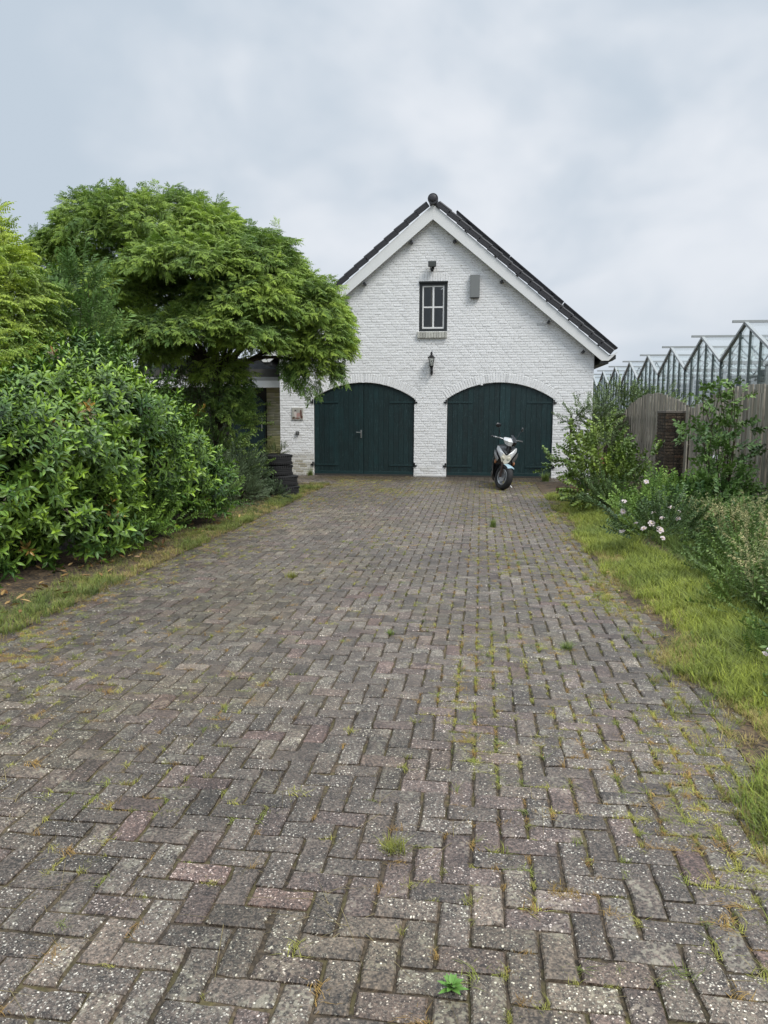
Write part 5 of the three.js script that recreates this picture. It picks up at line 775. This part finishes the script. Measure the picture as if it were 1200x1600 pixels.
// ---------------------------------------------------------------- flowers
{
  const petal = (r, s) => { const t = new Tris(); for (let ring = 0; ring < 2; ring++) for (let k = 0; k < 6; k++) { const a = (k + ring * 0.5) * 1.047 + jit(r, 0.2); leaf(t, [0, ring * 0.004, 0], [Math.cos(a), 0.35 + ring * 0.5 + jit(r, 0.2), Math.sin(a)], [0, 1, 0], s * (1 - ring * 0.3) * (0.85 + 0.3 * r()), s * 0.8, [0.92 + 0.1 * r(), 0.9, 0.9], { prof: [0.3, 0.9, 1, 0.55], fold: 0.3, droop: 0.2 }); } return t.build(); };
  const petalMat = new THREE.MeshPhysicalMaterial({ color: rgb(0.8, 0.76, 0.76), roughness: 0.9, transmission: 0.3, thickness: 0, vertexColors: true, side: THREE.DoubleSide }), heart = std({ color: rgb(0.5, 0.38, 0.08), roughness: 0.8 });
  const R1 = bush({ name: 'rose_bush', label: 'low rose bush with pale pink-white blooms on the right verge', cat: 'rose bush', clumps: [[1.95, 0.28, 10.6, 0.38, 0.3, 0.35, 90], [2.2, 0.3, 10.3, 0.3, 0.3, 0.3, 70]], proto: small, seed: 560, opt: { shell: 0.9, low: -0.3, rise: 0.5, sc: [0.6, 1.0], spin: 3, colors: [[0.03, 0.065, 0.02], [0.09, 0.15, 0.04]] }, stems: false });
  const r = rng(561), bloom = (P, x, y, z, s) => { const b = part('bloom', petal(r, s), petalMat, P); b.position.set(x, y, z); b.rotation.set(0.5 + jit(r, 0.5), r() * 6, jit(r, 0.5)); const h = new THREE.SphereGeometry(s * 0.22, 8, 6); h.translate(0, s * 0.15, 0); part('bloom_centre', h, heart, b); };
  for (const [x, y, z, s] of [[1.86, 0.42, 10.85, 0.055], [1.93, 0.36, 10.95, 0.06], [1.78, 0.36, 10.85, 0.05], [1.98, 0.47, 10.8, 0.045], [1.9, 0.52, 10.75, 0.045], [1.72, 0.4, 10.75, 0.04], [2.14, 0.55, 10.5, 0.05], [2.2, 0.44, 10.6, 0.045], [1.62, 0.5, 10.5, 0.05], [1.64, 0.6, 10.4, 0.045], [1.58, 0.3, 10.7, 0.045], [1.95, 0.28, 11.0, 0.045], [2.0, 0.78, 9.8, 0.05], [2.24, 0.5, 10.45, 0.04]]) bloom(R1, x, y, z, s * 0.72);
  const R2 = bush({ name: 'pink_flower_plant', label: 'small pale pink flower cluster in the grass at the right edge', cat: 'flower', clumps: [[1.84, 0.08, 14.45, 0.16, 0.1, 0.16, 16]], proto: small, seed: 562, opt: { shell: 1, low: -0.2, rise: 0.8, sc: [0.4, 0.6], spin: 3, colors: [[0.05, 0.1, 0.02], [0.1, 0.18, 0.04]] } });
  for (let k = 0; k < 9; k++) bloom(R2, 1.72 + 0.1 * r(), 0.13 + 0.05 * r(), 14.62 + 0.08 * r(), 0.02);
}
// ---------------------------------------------------------------- verges: grass, tall seeding grass, nettles
const place = (x, y, z, turn, s, sy = s) => { const m = new THREE.Matrix4().makeRotationY(turn); m.scale(V(s, sy, s)); m.setPosition(x, y, z); return m; };
const bladeMat = leafMat(0.25);
{
  const r = rng(600), tuft = grassTuft(31, 17, 0.115, 0.0075, 0.05, 0.7), tall = grassTuft(32, 20, 0.34, 0.008, 0.07, 0.6), dry = grassTuft(33, 26, 0.055, 0.0036, 0.06, 1.0);
  const Hs0 = [];
  const green = [[0.12, 0.18, 0.028], [0.34, 0.4, 0.065]], straw = [[0.26, 0.22, 0.07], [0.5, 0.42, 0.18]], G = [], D = [], Tl = [];
  const add = (A, x, z, y, pal, s0, s1) => A.push({ m: place(x, y - 0.01, z, r() * 6.3, mix(s0, s1, r())), c: lerpC(pal[0], pal[1], clamp(0.5 + 0.9 * (noise3(x * 2.5, 1, z * 2.5) - 0.5) + jit(r, 0.35))) });
  const bare = (x, z) => fbm3(x * 1.4, 12, z * 1.4, 3);
  for (let k = 0; k < 7600; k++) { const z = 16.6 - r() ** 1.25 * 12.6, q = r(), x = DRIVE_R - 0.02 + q * (0.72 + 0.12 * Math.sin(z * 1.7)) + 0.55 * (fbm3(z * 1.1, 6, 1, 3) - 0.5) - 0.05 * r() * r(), b = bare(x, z); if (b > 0.58 && q < 0.85 && r() < 0.6) { if (r() < 0.75) add(D, x, z, 0.02, straw, 0.6, 1.1); continue; } if ((q < 0.4 && r() < 0.5) || r() < 0.1) add(D, x, z, 0.01, r() < 0.5 ? straw : [[0.17, 0.2, 0.03], [0.34, 0.36, 0.06]], 0.5, 1.0); else add(G, x, z, 0.015 + 0.03 * q, green, 0.5 + 0.3 * q, 0.85 + 0.6 * q); }
  for (let k = 0; k < 3600; k++) { const z = 16.4 - r() * 11, x = DRIVE_R + 0.48 + 1.9 * r() ** 1.1; if (x < DRIVE_R + 0.8 && noise3(x * 2, 7, z * 1.4) < 0.5) continue; add(Tl, x, z, 0.03, [[0.07, 0.14, 0.03], [0.2, 0.29, 0.06]], 0.5, 1.05); }
  for (let k = 0; k < 260; k++) { const z = 16.8 - r() * 9, x = DRIVE_R + 0.15 + r() * 0.8; Hs0.push({ m: place(x, 0.0, z, r() * 6.3, 0.18 + 0.16 * r(), 0.12), c: lerpC([0.06, 0.12, 0.025], [0.16, 0.26, 0.05], r()) }); }
  for (let k = 0; k < 2600; k++) { const z = 17.6 - r() ** 1.2 * 12.6, x = DRIVE_R - 0.28 + r() * 0.75, q = noise3(x * 5, 2, z * 5); if (q < 0.42) continue; add(r() < 0.55 ? D : G, x, z, 0.005, r() < 0.5 ? straw : green, 0.35, 0.6); }
  tag(copies('verge_grass', tuft, bladeMat, scene, G), 'short yellow-green grass covering the right verge beside the drive', 'grass');
  tag(copies('tall_grass', tall, bladeMat, scene, Tl), 'tall dark green grass filling the right-hand bed before the fence', 'grass');
  const LG = []; for (let k = 0; k < 5200; k++) { const z = 18 - r() * 15.6, q = r(), x = DRIVE_L + 0.1 - q * (0.62 + 0.25 * smooth(12, 16, z)), b = bare(x + 9, z); if (r() < 0.9 * smooth(0.3, 0.9, q) * (0.6 + 0.4 * smooth(11, 14, z)) || (b > 0.52 && r() < 0.85)) { if (r() < 0.35) add(D, x, z, 0.02, straw, 0.5, 1.1); continue; } if (r() < 0.25) add(D, x, z, 0.015, straw, 0.6, 1.1); else add(LG, x, z, 0.015, [[0.09, 0.15, 0.03], [0.24, 0.29, 0.06]], 0.4, 0.95); }
  tag(copies('verge_grass', tuft, bladeMat, scene, LG), 'thin patchy grass along the left edge of the drive', 'grass');
  tag(copies('dry_grass', dry, bladeMat, scene, D), 'dry straw-coloured grass on both edges of the drive', 'grass');
  const sg = seedGrass(41), S = []; for (let k = 0; k < 300; k++) { const q = r(), z = 9.4 + q * 4.4, x = 2.45 + r() * 1.3 - 0.1 * (z - 12) * (z > 12 ? 2.2 : 0) + 0.2 * (r() - 0.5); if (r() < 0.3 || fbm3(x * 1.6, 3, z * 1.6, 2) < 0.41) continue; S.push({ m: place(x, 0.02, z, r() * 6.3, 0.5 + 0.5 * r()), c: lerpC([0.1, 0.15, 0.06], [0.26, 0.24, 0.15], r()) }); }
  tag(copies('seeding_grass', sg, bladeMat, scene, S), 'tall pale grass with feathery seed heads near the fence on the right', 'grass');
  const hb = herbStem(51), Hs = Hs0; for (let k = 0; k < 300; k++) { const z = 8.8 + r() * 6.4, x = 2.05 + r() * 1.4 + 0.05 * (13 - z); Hs.push({ m: place(x, 0.01, z, r() * 6.3, 0.4 + 0.6 * r()), c: lerpC([0.045, 0.09, 0.02], [0.13, 0.22, 0.04], r()) }); }
  tag(copies('weed_foliage', hb, semiLeaf, scene, Hs), 'leafy green nettles and weeds growing among the tall grass', 'weeds');
  // moss, grass blades and dead stalks in the joints of the drive
  const mossT = grassTuft(61, 38, 0.03, 0.0032, 0.03, 0.95), J = [], blade = grassTuft(62, 12, 0.07, 0.0035, 0.016, 0.9), Bl = [], stalk = grassTuft(63, 4, 0.16, 0.0028, 0.03, 3.2), Sk = [];
  const joint = (x, z) => (r() < 0.5 ? [Math.round(x / 0.105) * 0.105 + jit(r, 0.012), z] : [x, 0.04 + Math.round((z - 0.04) / 0.105) * 0.105 + jit(r, 0.012)]);
  for (let k = 0; k < 30000; k++) {
    const z = 17.7 - r() ** 1.1 * 16.5, x0 = DRIVE_L + 0.1 + r() * 4.6, lane = 1.1 * Math.exp(-(((x0 - 0.18) / 0.34) ** 2)) + 0.95 * smooth(0.5, 1.25, x0) + 0.45 * smooth(-2.5, -3.3, x0) + 0.75 * smooth(6.5, 4.2, z) * smooth(-0.2, -1.6, x0) + 0.1;
    if (r() > lane * (0.2 + 1.5 * smooth(0.42, 0.66, fbm3(x0 * 2.2, 4.4, z * 1.1, 4)))) continue; const [x, zz] = joint(x0, z), h = r();
    const c = h < 0.5 ? [[0.22, 0.24, 0.05], [0.42, 0.42, 0.1]] : h < 0.68 ? [[0.13, 0.18, 0.03], [0.26, 0.31, 0.06]] : [[0.26, 0.16, 0.05], [0.4, 0.27, 0.09]];
    (h > 0.5 && h < 0.72 && r() < 0.35 ? Bl : J).push({ m: place(x, -0.009, zz, r() * 6.3, 0.6 + 1.0 * r() ** 1.8, 0.35 + 0.55 * r()), c: lerpC(c[0], c[1], r()) });
  }
  for (let k = 0; k < 620; k++) { const z = 17.7 - r() * 13, x = DRIVE_L + r() * 4.8; Sk.push({ m: place(x, -0.003, z, r() * 6.3, 0.4 + 0.7 * r(), 0.12 + 0.1 * r()), c: lerpC([0.16, 0.13, 0.06], [0.4, 0.34, 0.17], r()) }); }
  tag(copies('joint_moss', mossT, bladeMat, scene, J), 'yellowish moss growing in the joints of the paving', 'moss');
  tag(copies('joint_grass', blade, bladeMat, scene, Bl), 'small green grass blades sprouting from the paving joints', 'grass');
  tag(copies('straw_litter', stalk, bladeMat, scene, Sk), 'loose dry stalks scattered over the paving', 'litter');
  // tufts one can point to
  const tuftThing = (name, label, x, z, proto, pal, s, n, cat = 'weed') => { const T = thing(name, label, cat, [x, -0.005, z], 0, undefined), L = []; for (let k = 0; k < n; k++) L.push({ m: place(jit(r, 0.05) * s, 0, jit(r, 0.05) * s, r() * 6.3, s * (0.7 + 0.5 * r())), c: lerpC(pal[0], pal[1], r()) }); copies('blades', proto, bladeMat, T, L); const rt = new THREE.SphereGeometry(0.02 * s, 8, 6); rt.scale(1, 0.35, 1); part('root_crown', rt, stemMat, T); };
  const gp = [[0.1, 0.17, 0.03], [0.2, 0.28, 0.05]], yp = [[0.17, 0.2, 0.03], [0.32, 0.33, 0.07]], op = [[0.24, 0.15, 0.04], [0.36, 0.27, 0.08]];
  tuftThing('weed_tuft', 'upright green grass tuft in the paving in front of the scooter', 0.2, 8.5, tall, gp, 0.5, 9);
  tuftThing('weed_tuft', 'round green cushion tuft alone on the left half of the drive', -1.81, 12.2, tuft, yp, 0.62, 9);
  tuftThing('weed_tuft', 'sprawling yellow-green tuft in the middle of the near paving', -0.28, 16.78, tuft, yp, 0.5, 10);
  tuftThing('weed_tuft', 'orange and green moss tuft in a near joint right of the middle', 0.32, 16.95, mossT, op, 0.8, 7);
  tuftThing('weed_tuft', 'yellow grass tuft by the left edge of the near paving', -2.25, 16.3, tuft, yp, 0.4, 7);
  tuftThing('weed_tuft', 'green grass tuft in the paving halfway along on the right', 0.62, 14.2, tuft, gp, 0.5, 8);
  tuftThing('weed_tuft', 'small green tuft on the drive halfway along in the middle', -0.62, 14.0, tuft, gp, 0.4, 6);
  tuftThing('weed_tuft', 'grass tuft growing against the left garage door jamb', -4.3, 0.25, tall, gp, 0.7, 9);
  tuftThing('weed_tuft', 'green weeds at the foot of the wall right of the scooter', 1.55, 0.9, tall, gp, 0.9, 14);
  const W = thing('broadleaf_weed', 'small bright green broad-leaved weed in the nearest paving joint', 'weed', [-0.05, -0.004, 17.45]), t = new Tris(); for (let k = 0; k < 16; k++) { const a = k * 2.4; leaf(t, [0, 0.01 + 0.0012 * k, 0], [Math.cos(a), 0.35 + 0.05 * k, Math.sin(a)], [0, 1, 0], 0.05 * (1 - k * 0.03), 0.017, [1, 1, 1], { prof: [0.3, 1, 0.75, 0], droop: 0.2 }); }
  const lw = std({ color: rgb(0.11, 0.24, 0.04), roughness: 0.6, vertexColors: true, side: THREE.DoubleSide }); part('foliage', t.build(), lw, W); part('stem', cyl(0.002, 0.003, 0.03, 6, 0, 0.015, 0), stemMat, W);
  // fallen leaves on the soil by the hedge
  const fl = new Tris(); leaf(fl, [0, 0, 0], [0, 0.1, 1], [0, 1, 0], 0.1, 0.045, [1, 1, 1], { prof: [0.2, 0.8, 1, 0.6, 0], fold: 0.5, droop: -0.2 }); const FL = [];
  for (let k = 0; k < 240; k++) { const z = 8.5 + r() * 6.5, rt = r() < 0.3, x = rt ? 1.15 + r() * 0.9 : -3.5 - r() * 0.85; const m = new THREE.Matrix4().makeRotationFromEuler(new THREE.Euler(jit(r, 0.5), r() * 6.3, jit(r, 0.5))); const s = (0.5 + 0.6 * r()) * (rt ? 0.45 : 0.9); m.scale(V(s, s, s)); m.setPosition(x, rt ? 0.03 : 0.06, z); FL.push({ m, c: lerpC([0.16, 0.08, 0.03], [0.42, 0.28, 0.1], r()) }); }
  tag(copies('fallen_leaves', fl.build(), semiLeaf, scene, FL), 'brown fallen leaves on the soil and grass along both edges of the drive', 'leaves');
}
renderer.render(scene, camera);
